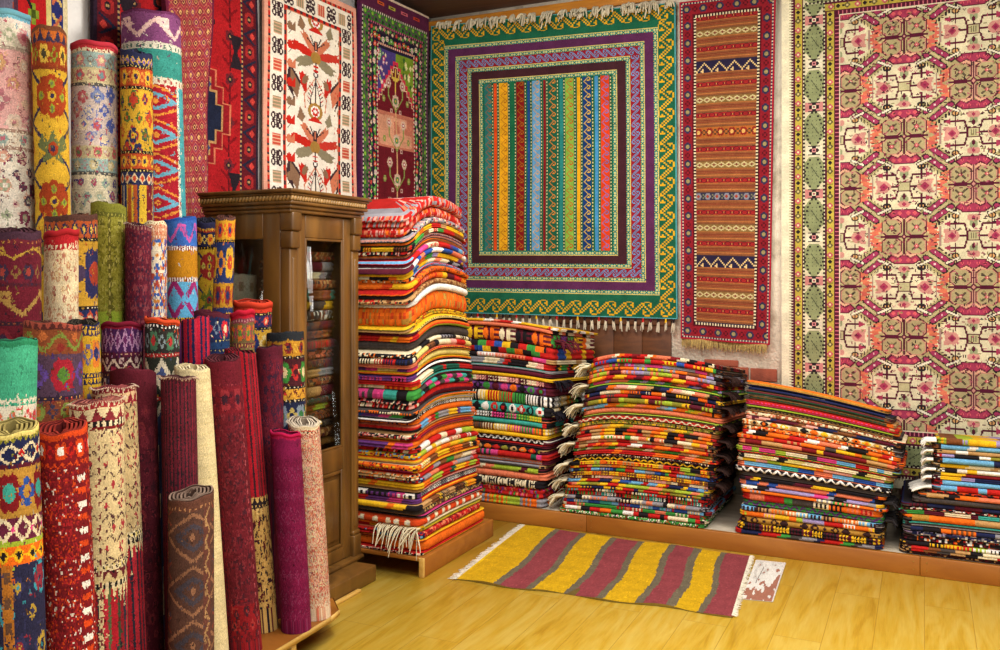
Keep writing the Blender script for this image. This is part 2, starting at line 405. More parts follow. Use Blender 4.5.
def rug_pale():
    W, H = 300, 548
    v = Cv(W, H, 'd8cda0')
    mar, pnk, ros, olv, org, blk = '5e1f33', 'c84a6c', 'd98a86', 'bdb07c', 'e0785a', '2b2226'
    x0, y0 = 58, 58; PX, PY = 125, 102
    olv, org, ros, pnk, mar = 'b4a878', 'dc7a5c', 'd09488', 'a83c5a', '581c32'
    def med(cx, cy):
        v.poly([(cx - 22, cy - 15), (cx - 16, cy - 20), (cx + 16, cy - 20), (cx + 22, cy - 15), (cx + 22, cy + 15), (cx + 16, cy + 20), (cx - 16, cy + 20), (cx - 22, cy + 15)], olv)
        for sx in (-1, 1):
            for k in range(7):
                yy = cy - 12 + 4 * k; q = 37 - 2.2 * abs(k - 3)
                v.poly([(cx + sx * 19, yy - 3.4), (cx + sx * (q - 8), yy - 2.4), (cx + sx * q, yy), (cx + sx * (q - 8), yy + 2.4), (cx + sx * 19, yy + 3.4)], org if k in (0, 2, 4, 6) else 'd4685c')
            for k in range(5):
                yy = cy - 8 + 4 * k; v.poly([(cx + sx * 14, yy - 3), (cx + sx * (27 - 1.6 * abs(k - 2)), yy), (cx + sx * 14, yy + 3)], 'd9bf8c')
            v.poly([(cx + sx * 20, cy - 4), (cx + sx * 29, cy), (cx + sx * 20, cy + 4)], 'b5a878'); v.line(cx + sx * 33, cy - 10, cx + sx * 33, cy + 10, 1.1, 'a88a80')
        for sy in (-1, 1):
            yy = cy + sy * 22
            for q in (-9, -3, 3, 9): v.poly([(cx + q - 4, yy - sy * 1), (cx + q, yy - sy * 8), (cx + q + 4, yy - sy)], 'eab094')
            v.poly([(cx - 17, yy + sy * 1), (cx - 12, yy - sy * 4), (cx - 6, yy - sy * 1), (cx, yy - sy * 5), (cx + 6, yy - sy * 1), (cx + 12, yy - sy * 4), (cx + 17, yy + sy * 1), (cx + 9, yy + sy * 6.4), (cx - 9, yy + sy * 6.4)], mar)
            v.poly([(cx - 14.5, yy + sy * 1), (cx - 11, yy - sy * 2.6), (cx - 6, yy + sy * .4), (cx, yy - sy * 3.6), (cx + 6, yy + sy * .4), (cx + 11, yy - sy * 2.6), (cx + 14.5, yy + sy * 1), (cx + 8, yy + sy * 5.2), (cx - 8, yy + sy * 5.2)], pnk)
            for q in (-10, -4, 4, 10): v.diam(cx + q, yy + sy * 2, 2, 2.4, 'd8606a'); v.line(cx + q, yy + sy, cx + q, yy + sy * 5, .8, '8a2c4c')
            v.ell(cx, yy + sy * 11, 6, 3.4, ros); v.ell(cx, yy + sy * 11, 2, 1.6, pnk)
            for sx in (-1, 1):
                v.line(cx + sx * 13, yy + sy * 7, cx + sx * 24, yy + sy * 2, 3.4, blk); v.line(cx + sx * 13, yy + sy * 7, cx + sx * 24, yy + sy * 2, 2, 'ece6cc')
        for sx in (-1, 1):
            for sy in (-1, 1):
                ax, ay = cx + sx * 11.5, cy + sy * 9.6
                def octa(r, c): v.poly([(ax - r, ay - r * .5), (ax - r * .55, ay - r * .9), (ax + r * .55, ay - r * .9), (ax + r, ay - r * .5), (ax + r, ay + r * .5), (ax + r * .55, ay + r * .9), (ax - r * .55, ay + r * .9), (ax - r, ay + r * .5)], c)
                octa(9.8, mar); octa(8.8, 'c8907c'); octa(8.0, 'b3a67a')
                for q, w_ in ((1, 1), (-1, 1)): v.line(ax - 4, ay - q * 3.4, ax + 4, ay + q * 3.4, 1.8, '5c5040')
                v.diam(ax, ay, 2.4, 2.2, 'd0606c'); v.rect(ax - .5, ay - .5, ax + .6, ay + .6, 'ece2c2')
        v.line(cx - 22, cy, cx + 22, cy, 2.6, 'c89884'); v.line(cx, cy - 18, cx, cy + 18, 2.6, 'c89884')
        v.line(cx - 22, cy, cx + 22, cy, 1.2, mar); v.line(cx, cy - 18, cx, cy + 18, 1.3, mar); v.diam(cx, cy, 3.6, 3.6, mar); v.diam(cx, cy, 1.6, 1.6, ros)
    def dev(cx, cy):
        v.poly([(cx - 38, cy), (cx - 14, cy - 28), (cx + 14, cy - 28), (cx + 38, cy), (cx + 14, cy + 28), (cx - 14, cy + 28)], 'e2dab6')
        v.rect(cx - 6, cy - 5, cx + 6, cy + 5, mar); v.rect(cx - 4.6, cy - 3.6, cx + 4.6, cy + 3.6, 'c4bd90')
        for q in (-2, 0, 2): v.line(cx + q, cy - 3, cx + q, cy + 3, .8, '7a7458')
        for sx in (-1, 1):
            v.poly([(cx + sx * 11, cy), (cx + sx * 16, cy - 6), (cx + sx * 27, cy - 7), (cx + sx * 25, cy), (cx + sx * 27, cy + 7), (cx + sx * 16, cy + 6)], ros)
            v.diam(cx + sx * 19, cy, 4.4, 4, pnk); v.diam(cx + sx * 19, cy, 1.8, 1.6, '8a2c4c'); v.line(cx + sx * 6, cy, cx + sx * 12, cy, 1.2, mar)
            for sy in (-1, 1):
                v.pl([(cx + sx * 6, cy + sy * 5), (cx + sx * 8, cy + sy * 12), (cx + sx * 22, cy + sy * 12)], 1.7, mar)
                v.line(cx + sx * 16, cy + sy * 8, cx + sx * 16, cy + sy * 18, 1.6, mar)
                v.ell(cx + sx * 16, cy + sy * 20, 4, 3.6, blk); v.ell(cx + sx * 16, cy + sy * 20, 2.2, 1.9, 'd0a068'); v.rect(cx + sx * 16 - .6, cy + sy * 20 - 2, cx + sx * 16 + .6, cy + sy * 20 + 2, blk)
                v.poly([(cx + sx * 20, cy + sy * 9), (cx + sx * 27, cy + sy * 12), (cx + sx * 20, cy + sy * 15)], pnk)
                for q in (3, 8, 11, 22, 26): v.rect(cx + sx * q - .7, cy + sy * 23, cx + sx * q + .7, cy + sy * 24.4, mar)
                v.rect(cx + sx * 28, cy + sy * 8, cx + sx * 29.4, cy + sy * 10, mar)
        for sy in (-1, 1):
            v.ell(cx, cy + sy * 13, 4, 5, '9aa27a'); v.diam(cx, cy + sy * 10, 2.2, 3.4, mar); v.diam(cx, cy + sy * 16, 2.6, 2, ros)
    def leaf(cx, cy, d):
        v.line(cx - 7, cy - d * 5.4, cx + 7, cy + d * 5.4, 19, olv)
        for o in (-1, 1):
            ox, oy = o * 3.2, -o * d * 3.6
            v.line(cx - 8.5 + ox, cy - d * 6.6 + oy, cx + 8.5 + ox, cy + d * 6.6 + oy, 6.2, blk)
            v.line(cx - 8 + ox, cy - d * 6.2 + oy, cx + 8 + ox, cy + d * 6.2 + oy, 4.4, 'a43a60')
            for q in (-6, 0, 6): v.rect(cx + q + ox - .8, cy + d * q * .78 + oy - .8, cx + q + ox + .8, cy + d * q * .78 + oy + .8, 'f0d0d0')
            for q in range(-9, 10, 3): v.rect(cx + q + ox * 2.1 - .5, cy + d * q * .78 + oy * 2.1 - .8, cx + q + ox * 2.1 + .7, cy + d * q * .78 + oy * 2.1 + .8, blk)
        v.line(cx - 8, cy - d * 6.4, cx + 8, cy + d * 6.4, 1.4, 'c9bd8c')
    lat = []
    for i in range(-1, 4):
        for j in range(-1, 6):
            lat.append((x0 + 62 + i * PX, y0 + 30 + j * PY)); lat.append((x0 + 62 + i * PX + PX / 2, y0 + 30 + j * PY + PY / 2))
    for cx, cy in lat: dev(cx + PX / 2, cy)
    for cx, cy in lat:
        for sx in (-1, 1):
            for sy in (-1, 1): leaf(cx + sx * PX / 4, cy + sy * PY / 4 + sy * 1, sx * sy)
    for cx, cy in lat: med(cx, cy)
    rr = random.Random(12); G = [('X.X', '.X.'), ('XX', 'X.'), ('XXX',), ('X', 'X', 'X'), ('.X.', 'XXX'), ('X.', 'XX')]
    for k in range(2600):
        x, y = rr.randrange(66, W - 68), rr.randrange(62, H - 66); g = rr.choice(G)
        if v.a[y, x].sum() < .9: continue
        cc = C(rr.choice([mar, mar, blk, '8a3a50', '8a8458', 'b06070']))
        for j, row in enumerate(g):
            for i, ch in enumerate(row):
                if ch == 'X': v.a[y + j, x + i] = cc
    # borders: pale selvedge, narrow yellow guard, wide green and pink border, yellow guard
    def guard():
        t = Cv(26, 10, 'c2b04a'); t.rect(0, 0, 26, 1.5, mar); t.rect(0, 8.6, 26, 10, mar)
        t.diam(6, 5, 4, 3.2, 'c85a68'); t.diam(6, 5, 2, 1.6, 'f0e0b0'); t.diam(13, 5, 3, 2.8, blk); t.ell(22, 5, 2.6, 2.6, '6a6238'); t.rect(17, 4, 19, 6, blk); t.ell(22, 5, 1.2, 1.2, 'd8c888'); t.rect(9.4, 2, 10.4, 8, '7a6a34')
        return t.a
    def wide():
        t = Cv(92, 22, 'ddd6b4')
        for q in (16, 62):
            t.poly([(q - 18, 8), (q - 9, 1), (q + 9, 1), (q + 18, 8), (q + 18, 14), (q + 9, 21), (q - 9, 21), (q - 18, 14)], '8f986c')
            for e in range(-18, 19, 4): t.rect(q + e, 0.5 + abs(e) * .4, q + e + 2, 2.5 + abs(e) * .4, blk); t.rect(q + e, 19.5 - abs(e) * .4, q + e + 2, 21.5 - abs(e) * .4, blk)
        for q in (16, 62):
            for a in range(-9, 10, 4):
                for b in range(-6, 7, 4): t.rect(q + a, 11 + b, q + a + 1.4, 11 + b + 1.4, '5c6248')
            t.line(q - 6, 8, q + 6, 16, 1, '5c6248')
        t.rect(34, 2, 44, 20, 'd08a86'); t.rect(34, 5, 35, 17, blk); t.rect(43, 5, 44, 17, blk); t.flower(39, 11, 5.5, blk, 'ece2c2', pnk, 4)
        t.rect(80, 3, 90, 19, 'ece4c8'); t.rect(80, 5, 81, 17, blk); t.rect(89, 5, 90, 17, blk); t.flower(85, 11, 5, blk, 'd89090', mar, 4)
        for q in range(0, 92, 4): t.rect(q, 0, q + 2, 2, blk); t.rect(q + 2, 20, q + 4, 22, blk)
        return t.a
    v.frame(0, tl(['c'], dict(c='efe8c8')).repeat(11, 0)); v.frame(8, tl(['cco'], dict(c='efe8c8', o='a8a878')).repeat(2, 0))
    v.frame(10, tl(['mmc'], dict(m=mar, c='ece2c2')).repeat(2, 0)); v.frame(12, guard()); v.frame(22, wide()); v.frame(44, guard())
    v.frame(54, tl(['mmmo'], dict(m=mar, o='d07080')).repeat(4, 0)); v.frame(58, tl(['c'], dict(c='ece2c2')))
    return v.wear(.05, 3, .02)
def rug_birds():
    W, H = 140, 310
    v = Cv(W, H, 'f3ead8'); red, sal, tau, gry, drk, tan = 'c8281c', 'd07a58', '8c6a50', '8e8468', '402c30', 'a8803c'
    cx = 73
    def wing(x, y, a, L, w, c, ser=True):
        ca, sa = math.cos(a), math.sin(a)
        pts = [(x - sa * 2, y + ca * 2)]
        pts += [(x + ca * L * .45 - sa * w, y + sa * L * .45 + ca * w), (x + ca * L - sa * w * .9, y + sa * L + ca * w * .9)]
        for k in range(4): pts += [(x + ca * (L + (3 if k % 2 else -1)) + sa * w * (k - 1.5) * .5, y + sa * (L + (3 if k % 2 else -1)) - ca * w * (k - 1.5) * .5)]
        pts += [(x + ca * L * .45 + sa * w, y + sa * L * .45 - ca * w), (x + sa * 2, y - ca * 2)]
        v.poly(pts, c)
    def tree(y):
        for s in (-1, 1):
            an = lambda d: math.radians(d) if s > 0 else math.pi - math.radians(d)
            wing(cx, y, an(-52), 32, 5, sal); wing(cx, y + 2, an(-14), 36, 6, red if s < 0 else 'c83a2c'); wing(cx, y + 5, an(22), 30, 7, gry)
            v.pl([(cx + s * 2, y - 12), (cx + s * 8, y - 24)], 1.6, drk); v.pl([(cx + s * 3, y - 12), (cx + s * 13, y - 20)], 1.6, drk)
        v.rect(cx - 3, y - 20, cx + 3, y - 6, drk); v.rect(cx - 1.5, y - 18, cx + 1.5, y - 8, sal)
        v.ell(cx, y + 3, 8, 8, tan); v.line(cx, y + 10, cx, y + 30, 2, drk); v.ell(cx, y + 26, 4, 4, drk); v.ell(cx, y + 26, 2.2, 2.2, 'w')
        for q in (14, 20): v.rect(cx - 4, y + q, cx + 4, y + q + 1.6, red)
    def vase(y):
        for s in (-1, 1):
            v.poly([(cx + s * 22, y - 14), (cx + s * 40, y - 36), (cx + s * 44, y - 8), (cx + s * 30, y + 14), (cx + s * 34, y + 2)], drk)
            v.poly([(cx + s * 24, y - 10), (cx + s * 38, y - 30), (cx + s * 38, y - 8), (cx + s * 28, y + 10)], tau if s < 0 else sal)
            wing(cx + s * 16, y - 4, math.radians(-75 if s > 0 else -105), 24, 5, red); wing(cx + s * 20, y - 14, math.radians(-60 if s < 0 else -120), 12, 4, tau)
            v.pl([(cx, y - 26), (cx + s * 18, y), (cx + s * 16, y + 18)], 1.4, sal); v.pl([(cx, y - 22), (cx + s * 8, y + 4), (cx + s * 8, y + 16)], 1.2, drk)
            for k in range(6): v.line(cx + s * (4 + k), y - 14 + k * 5, cx + s * (10 + k * .6), y - 18 + k * 5, 1.2, [red, drk][k % 2])
        v.line(cx, y - 28, cx, y + 20, 1.6, drk)
        v.ell(cx, y + 20, 12, 12, tan); v.ell(cx, y + 20, 7.5, 7.5, 'w'); v.flower(cx, y + 20, 6, red, 'w')
        v.poly([(cx - 12, y + 34), (cx + 12, y + 34), (cx, y + 26)], red)
        for s in (-1, 1): v.poly([(cx + s * 16, y + 30), (cx + s * 24, y + 18), (cx + s * 28, y + 34), (cx + s * 20, y + 38)], [tau, gry][s > 0])
    HF = 449; v = Cv(W, HF, 'f3ead8')
    for k in range(-1, 4): vase(146 + k * 122)
    for k in range(-1, 4): tree(90 + k * 122)
    fld = v.a[(np.arange(H) * HF // H)]; v = Cv(W, H, 'f3ead8'); v.a[:] = fld
    # hearts along both inner sides
    for j, y in enumerate(range(26, H - 10, 17)):
        for x, s in ((36, 1), (110, -1)):
            c = [red, tau, red, sal][j % 4]
            v.poly([(x - 5, y + 4), (x + 5 * s + 1, y - 5), (x + 6 * s, y + 4)], c); v.ell(x - 2 * s, y, 3.6, 3.6, c); v.line(x, y + 4, x - 4 * s, y + 8, 1.3, drk)
    # borders
    def mainb():
        t = Cv(66, 17, 'f3ead8')
        for q, c in ((0, 'c8503c'), (33, '9c9270')):
            t.rect(q + 2, 3, q + 13, 14, c)
            for k in range(q + 3, q + 13, 3): t.rect(k, 3, k + 1, 14, 'e0b090')
            for s in (-1, 1):
                for u in (19.5, 27.5): t.ell(q + u, 8.5 + s * 4.2, 3.4, 3.2, drk); t.ell(q + u, 8.5 + s * 4.6, 1.4, 1.2, 'f3ead8')
            t.rect(q + 17, 7.5, q + 30, 9.5, drk); t.rect(q + 22.8, 2, q + 24.4, 15, drk)
        return t.a
    v.frame(0, tl(['s'], dict(s='e8a890')).repeat(5, 0)); v.frame(5, tl(['rrrrddss'], dict(r=red, d=drk, s=sal)).repeat(3, 0)); v.frame(8, tl(['w'], dict(w='f3ead8')))
    v.frame(9, mainb()); v.frame(26, tl(['rrrrrdddd'], dict(r=red, d=drk)).repeat(3, 0)); v.frame(29, tl(['s'], dict(s=sal)).repeat(1, 0))
    return v.wear(.05, 4, .02)
def rug_prayer():
    W, H = 134, 270
    v = Cv(W, H, '6e1824')
    # field: red with pale pink band, arch at the top
    v.rect(0, 108, W, 142, 'c87860')
    for k in range(60): 
        r = random.Random(k); v.rect(30 + r.random() * 74, 108 + r.random() * 32, 34 + r.random() * 74, 110 + r.random() * 32, 'e0a080')
    cx = 67
    v.poly([(28, 36), (cx, 36), (cx, 60), (28, 104)], '4e3f86'); v.poly([(cx, 36), (106, 36), (106, 104), (cx, 60)], '7c9a2c')
    st = [(28, 104)]
    for k in range(9): st += [(28 + k * 4.4, 104 - k * 5.0 - 4.6), (28 + k * 4.4 + 4.4, 104 - k * 5.0 - 4.6)]
    v.pl(st, 3.2, 'd83050'); v.pl([(2 * cx - x, y) for x, y in st], 3.2, 'd83050'); v.pl([(x, y + 4) for x, y in st], 1.3, 'e8c8a0'); v.pl([(2 * cx - x, y + 4) for x, y in st], 1.3, 'e8c8a0')
    r = random.Random(3)
    for k in range(26): v.flower(r.uniform(30, 50), r.uniform(52, 84), r.uniform(1.6, 3), r.choice(['d89ab0', 'e8d0a0', 'c83c68', '6fa848']), 'w', None, 5)
    for k in range(14): v.diam(r.uniform(82, 104), r.uniform(52, 80), 2.6, 3, r.choice(['c83050', 'e8e0a0', '3a6a30']))
    v.line(cx, 66, cx, 270, 1.6, 'd8a878'); v.line(cx - 6, 74, cx + 6, 74, 2, 'e0c050'); v.line(cx, 66, cx, 86, 2.4, 'e0c050'); v.pl([(cx - 8, 66), (cx - 4, 76), (cx + 4, 76), (cx + 8, 66)], 1.4, 'e0c050')
    for y in (84, 122, 160, 198, 236):
        for s in (-1, 1):
            v.pl([(cx, y + 22), (cx + s * 13, y + 8), (cx + s * 13, y - 6)], 1.6, '8a9a50')
            v.flower(cx + s * 13, y - 4, 5, 'd8b8a0', 'a83848', 'w'); v.flower(cx + s * 22, y + 12, 3, '8a9a50', 'd8b070'); v.flower(cx + s * 8, y + 22, 2.6, 'd8b0a0', '7a2838'); v.rect(cx + s * 32, y, cx + s * 34, y + 3, 'd8b890')
        v.flower(cx, y + 12, 6.5, 'd8b8a0', '5c8a50', 'e0b050', 8)
    def fl(n, per, bg, cols, seed):
        t = Cv(per, n, bg); q = random.Random(seed)
        for x in range(4, per, 8):
            t.flower(x, n / 2 + q.uniform(-1.5, 1.5), n * .33, q.choice(cols), q.choice(cols), 'w', 5); t.ell(x + 4, q.uniform(1, n - 1), 1.6, 1.6, '58a040')
        return t.a
    T0 = 14
    v.rect(0, 0, W, 50, '26203c')
    v.frame(0, tl(['p'], dict(p='5a2450')).repeat(3, 0)); v.frame(3, tl(['wwkk'], dict(w='d8c8b8', k='k')).repeat(2, 0), T0 + 3)
    v.frame(5, band(9, 13, 'v', ['3c7a2c', '6a2a60', '8ab840', '2c2030']), T0 + 5); v.frame(14, tl(['ppkk'], dict(p='c06080', k='3a2030')).repeat(2, 0), T0 + 14)
    v.frame(16, fl(6, 48, '3a2838', ['d84468', 'e8c090', 'd8502c', 'f0e0d0'], 5), T0 + 16)
    v.frame(22, fl(9, 56, '221c34', ['d84468', '6fa848', 'c06aa0', 'e8d8c0', 'd8502c'], 3), T0 + 22); v.frame(31, tl(['prww'], dict(p='c8284c', r='801c38', w='e8d0b0')).repeat(2, 0), T0 + 31)
    # plum cloth end at the top
    v.rect(0, 0, W, 17, '5c2444'); 
    for x, c in ((30, 'd8602c'), (52, 'b8b040'), (76, 'd86878'), (100, 'c8442c')): v.rect(x, 7, x + 13, 10, c); v.rect(x + 3, 8, x + 10, 9, 'k')
    v.rect(0, 0, W, 2, 'e0c8b0')
    return v.wear(.09, 5, .03)
def rug_red():
    W, H = 170, 290
    v = Cv(W, H, 'a81a20'); nav, blk, tan = '1c2238', '261c24', 'b08a58'
    cx, cy = 85, 128
    def steps(r, c, kx=1.0, ky=1.5):
        n = 6
        for k in range(n):
            v.rect(cx - r * kx * (1 - k / n), cy - r * ky * (k + 1) / n, cx + r * kx * (1 - k / n), cy + r * ky * (k + 1) / n, c)
    for k in range(8):
        for s in (-1, 1):
            y = 20 + k * 36
            v.pl([(cx + s * 50, y), (cx + s * 50, y + 30)], 2, '5c1018')
            for q in range(4): v.pl([(cx + s * 50, y + 6 + q * 7), (cx + s * (42 if q % 2 else 58), y + q * 7)], 2.4, '7c1018')
            v.flower(cx + s * 50, y + 2, 6, '6a2028', blk, tan, 5)
    for y in (18, 46, 205, 236, 262):
        v.flower(cx, y, 12, '7a2a24', '34202a', 'c8643c', 6); v.flower(cx - 26, y + 4, 7, blk, 'a83a2c', None, 5); v.flower(cx + 26, y + 4, 7, blk, 'a83a2c', None, 5)
        v.pl([(cx - 30, y + 14), (cx - 18, y + 4), (cx - 12, y + 16)], 2.6, nav); v.pl([(cx + 30, y + 14), (cx + 18, y + 4), (cx + 12, y + 16)], 2.6, nav)
    steps(52, 'c87050'); steps(50, '8c1820'); steps(43, 'b88a58'); steps(41, nav); steps(22, tan); steps(20, 'c82420'); v.diam(cx, cy, 11, 14, nav); v.diam(cx, cy, 6, 8, 'd83428'); v.diam(cx, cy, 2, 3, tan)
    for y in (cy - 26, cy + 26):
        for s in (-1, 1): v.flower(cx + s * 24, y, 5, '3c4668', tan, None, 4)
    for s in (-1, 1):
        for y in (70, 186):
            v.poly([(cx + s * 50, y - 14), (cx + s * 66, y - 14), (cx + s * 58, y), (cx + s * 66, y + 14), (cx + s * 50, y + 14), (cx + s * 54, y)], blk)
    def bd():
        t = Cv(28, 17, '5e1620'); t.flower(7, 8.5, 6.5, 'a02828', blk, tan, 6); t.pl([(14, 2), (21, 15), (28, 2)], 2, nav); t.ell(21, 5, 2.6, 2.6, 'c84038'); return t.a
    v.frame(0, tl(['n'], dict(n='2c1c2c')).repeat(3, 0)); v.frame(3, bd()); v.frame(20, tl(['tnnt'], dict(t=tan, n=nav)).repeat(2, 0))
    return v.wear(.14, 6, .03)
def rug_corner():
    W, H = 120, 130
    v = Cv(W, H, '6c6678'); r = random.Random(8)
    for k in range(22): v.flower(r.uniform(4, 80), r.uniform(8, 124), r.uniform(4, 8), r.choice(['a84a38', 'c8b890', '8a3c48']), r.choice(['d8b060', '3a3448']), 'c', 5)
    v.rect(72, 0, 98, H, 'c01f22')
    for y in range(6, H, 16): v.flower(86, y, 5.5, '8aa030', '4c5a1c', None, 4); v.line(80, y - 7, 84, y - 3, 2, 'k')
    v.rect(68, 0, 72, H, '503040'); v.rect(98, 0, 103, H, 'e0cc80'); v.rect(103, 0, 115, H, '2c3270'); v.rect(115, 0, 120, H, 'e8d8a8')
    for y in range(4, H, 12): v.line(105, y, 113, y + 6, 2, 'd8b868'); v.line(105, y + 6, 113, y, 2, 'c86a48')
    return v.wear(.09, 7, .03)

def hang(name, label, cat, tlp, trp, brp, blp, normal, cv, thick=.012, wave=.012, seed=0, mat=None, group=None):
    r = np.random.RandomState(seed)
    n = np.array(normal, float)
    h, w = cv.h, cv.w
    u = np.linspace(0, 1, w + 1)[None, :, None]; t = np.linspace(0, 1, h + 1)[:, None, None]
    A, B, D, E = (np.array(p, float) for p in (tlp, trp, brp, blp))
    P = (A * (1 - u) + B * u) * (1 - t) + (E * (1 - u) + D * u) * t
    ph = r.rand(6) * 6
    wv = wave * (.5 + .5 * np.sin(u * 9 + ph[0] + 1.2 * np.sin(t * 3 + ph[1]))) * (.35 + .65 * t) + wave * .3 * (1 + np.sin(t * 11 + ph[2]))
    Fp = P + n * (thick + wv)
    mb = MB(); mb.grid(Fp, cv.a, flip=True)
    # back sheet (coarse) and edges
    iu = np.unique(np.linspace(0, w, 13).astype(int)); it = np.unique(np.linspace(0, h, 13).astype(int))
    Bk = P[np.ix_(it, iu)]
    mb.grid(Bk, '6b4a3a')
    for idx in (np.s_[0, :], np.s_[-1, :], np.s_[:, 0], np.s_[:, -1]):
        e = np.stack([Fp[idx], P[idx]])
        col = cv.a[(idx[0] if not isinstance(idx[0], slice) else slice(None), idx[1] if not isinstance(idx[1], slice) else slice(None))]
        mb.grid(e, col[None] * .9)
    o = mb.build(name, mat or M_PILE)
    tag(o, label, cat, group)
    return o
def strands(mb, roots, dirs, length, rad, col, seed=0, droop=1.0, jit=.3, seg=5, n=4, keep=None):
    """loose threads: start along dirs, then fall"""
    r = np.random.RandomState(seed)
    for p, d in zip(roots, dirs):
        p = np.array(p, float); d = np.array(d, float) + r.randn(3) * jit * .3
        L = length * r.uniform(.7, 1.15); pts = [p]; v = d / (np.linalg.norm(d) + 1e-9)
        for k in range(seg):
            v = v + np.array([0, 0, -1]) * droop * .55 + r.randn(3) * jit * .25; v /= np.linalg.norm(v)
            q = pts[-1] + v * L / seg
            pts.append(q if keep is None else keep(q, k))
        cc = C(col) * r.uniform(.75, 1.05)
        mb.tube(pts, np.linspace(rad, rad * .5, seg + 1), cc, n)

def build_hangings():
    by, lx = BY - .035, LX + .035
    nb, nl = (0, -1, 0), (1, 0, 0)
    # big bordered rug beside the corner
    a, b, c, d = on_y(432.5, 27, by), on_y(676, 3, by), on_y(678, 319, by), on_y(432.5, 312, by)
    t = hang('hanging_carpet', 'large square carpet of nested purple, red and green frames around bright vertical stripes', 'carpet', a, b, c, d, nb, rug_teal(), wave=.014, seed=1)
    r = random.Random(4)
    for k in range(24):                          # cream tassels folded over the top edge
        f = .04 + .95 * (k + .5 + r.uniform(-.3, .3)) / 24; p = np.array(a) * (1 - f) + np.array(b) * f + np.array((0, -.03, .012)); m = MB()
        L = r.uniform(.06, .1) * (1.3 if r.random() < .3 else 1)
        strands(m, [p + np.array((r.uniform(-.016, .016), r.uniform(-.012, .004), 0)) for q in range(11)], [(r.uniform(-.5, .5), -.9, r.uniform(.1, .5)) for q in range(11)], L * 1.25, .0085, 'f4e8c8', k, 1.1, .3, 4)
        m.build('tassel', M_FRINGE, t)
    for k in range(36):                          # short tassels under the lower edge
        f = (k + .5) / 36; p = np.array(d) * (1 - f) + np.array(c) * f + np.array((0, -.016, 0)); m = MB()
        m.tube([p, p + np.array((0, 0, -.028))], [.0055, .009], ['k', 'r', 'm', 'k', 'y', 'k'][k % 6], 6)
        strands(m, [p + np.array((r.uniform(-.006, .006), r.uniform(-.005, .005), -.024)) for q in range(7)], [(r.uniform(-.3, .3), -.1, -1) for q in range(7)], .062, .005, 'ece0c4', k, .6, .25, 3)
        m.build('tassel', M_FRINGE, t)
    # narrow brown kilim
    a, b, c, d = on_y(680, 3, by), on_y(776, -9, by), on_y(770, 345, by), on_y(682, 338, by)
    t = hang('hanging_kilim', 'narrow brown banded kilim with red border hanging beside the large square carpet', 'kilim', a, b, c, d, nb, rug_narrow(), thick=.008, wave=.02, seed=2, mat=M_FLAT)
    m = MB(); r = random.Random(7)
    roots = [np.array(d) * (1 - f) + np.array(c) * f + np.array((0, -.018, .004)) for f in np.linspace(.01, .97, 150)]
    strands(m, roots, [(r.uniform(-.2, .2), -.15, -1) for q in roots], .062, .003, 'c9ae6c', 9, .6, .25, 3)
    m.build('fringe', M_FRINGE, t)
    # pale pink carpet
    x0 = on_y(782, 0, by)[0]; zt = on_y(782, -32, by)[2]
    hang('hanging_carpet', 'huge pale cream and pink carpet with green and yellow borders on the right wall', 'carpet', (x0, by, zt), (x0 + 1.74, by, zt), (x0 + 1.74, by, zt - 3.18), (x0, by, zt - 3.18), nb, rug_pale(), wave=.01, seed=3)
    # left wall
    y0, y1 = on_x(262, 0, lx)[1], on_x(354, 0, lx)[1]
    zt = on_x(354, 9, lx)[2]
    hang('hanging_kilim', 'cream kilim with winged flower trees and squared border hanging above the cabinet', 'kilim', (lx, y0, zt), (lx, y1, zt), (lx, y1, zt - 1.98), (lx, y0, zt - 1.98), nl, rug_birds(), thick=.008, wave=.014, seed=4, mat=M_FLAT)
    y0, y1 = on_x(357, 0, lx)[1], on_x(428, 0, lx)[1] - .03
    zt = on_x(429, 19, lx)[2]
    hang('hanging_carpet', 'green bordered carpet with violet and lime corners and a dark red arch, by the corner', 'carpet', (lx, y0, zt - .02), (lx, y1, zt), (lx, y1, zt - 1.95), (lx, y0, zt - 1.95), nl, rug_prayer(), wave=.016, seed=5)
    y0, y1 = on_x(90, 0, lx)[1], on_x(255, 0, lx)[1]
    hang('hanging_carpet', 'red carpet with stepped navy medallion hanging behind the tall rolls', 'carpet', (lx, y0, 3.12), (lx, y1, 3.12), (lx, y1, 1.3), (lx, y0, 1.3), nl, rug_red(), wave=.014, seed=6)
    y0, y1 = on_x(-70, 0, lx)[1], on_x(64, 0, lx)[1]
    zt = 3.05
    hang('hanging_carpet', 'grey and red carpet with navy edge hanging at the top left corner', 'carpet', (lx, y0, zt), (lx, y1, zt), (lx, y1, 1.9), (lx, y0, 1.9), nl, rug_corner(), wave=.012, seed=7)

def build_runner():
    r = random.Random(6); v = Cv(64, 250, '9a3040')
    for j, y in enumerate(range(0, 256, 9)):
        for x in range(-4 + (j % 2) * 5, 70, 10):
            v.diam(x, y, 5, 5, 'b86a50'); v.diam(x, y, 4, 4, '7e2438' if (j + x) % 3 else '8a2c58'); v.diam(x, y, 2.2, 2.2, 'd8a868'); v.rect(x - .5, y - .5, x + .6, y + .6, '5a1c30')
    v.rect(0, 0, 3, 250, '6a2038'); v.rect(61, 0, 64, 250, '6a2038')
    for k in range(500):
        x, y = r.randrange(63), r.randrange(249); v.a[y, x] = C(r.choice(['c8786a', '6a1c34', 'd8a088', 'a8384c']))
    v.wear(.12, 9, .04)
    X = LX + .098
    a, b, c, d = on_x(158, -50, X), on_x(210, -50, X), on_x(199, 240, X), on_x(176, 240, X)
    hang('hanging_kilim', 'long pinkish red runner of small lattice figures hanging in front of the red medallion carpet', 'kilim', a, b, c, d, (1, 0, 0), v, thick=.01, wave=.03, seed=8, mat=M_FLAT)
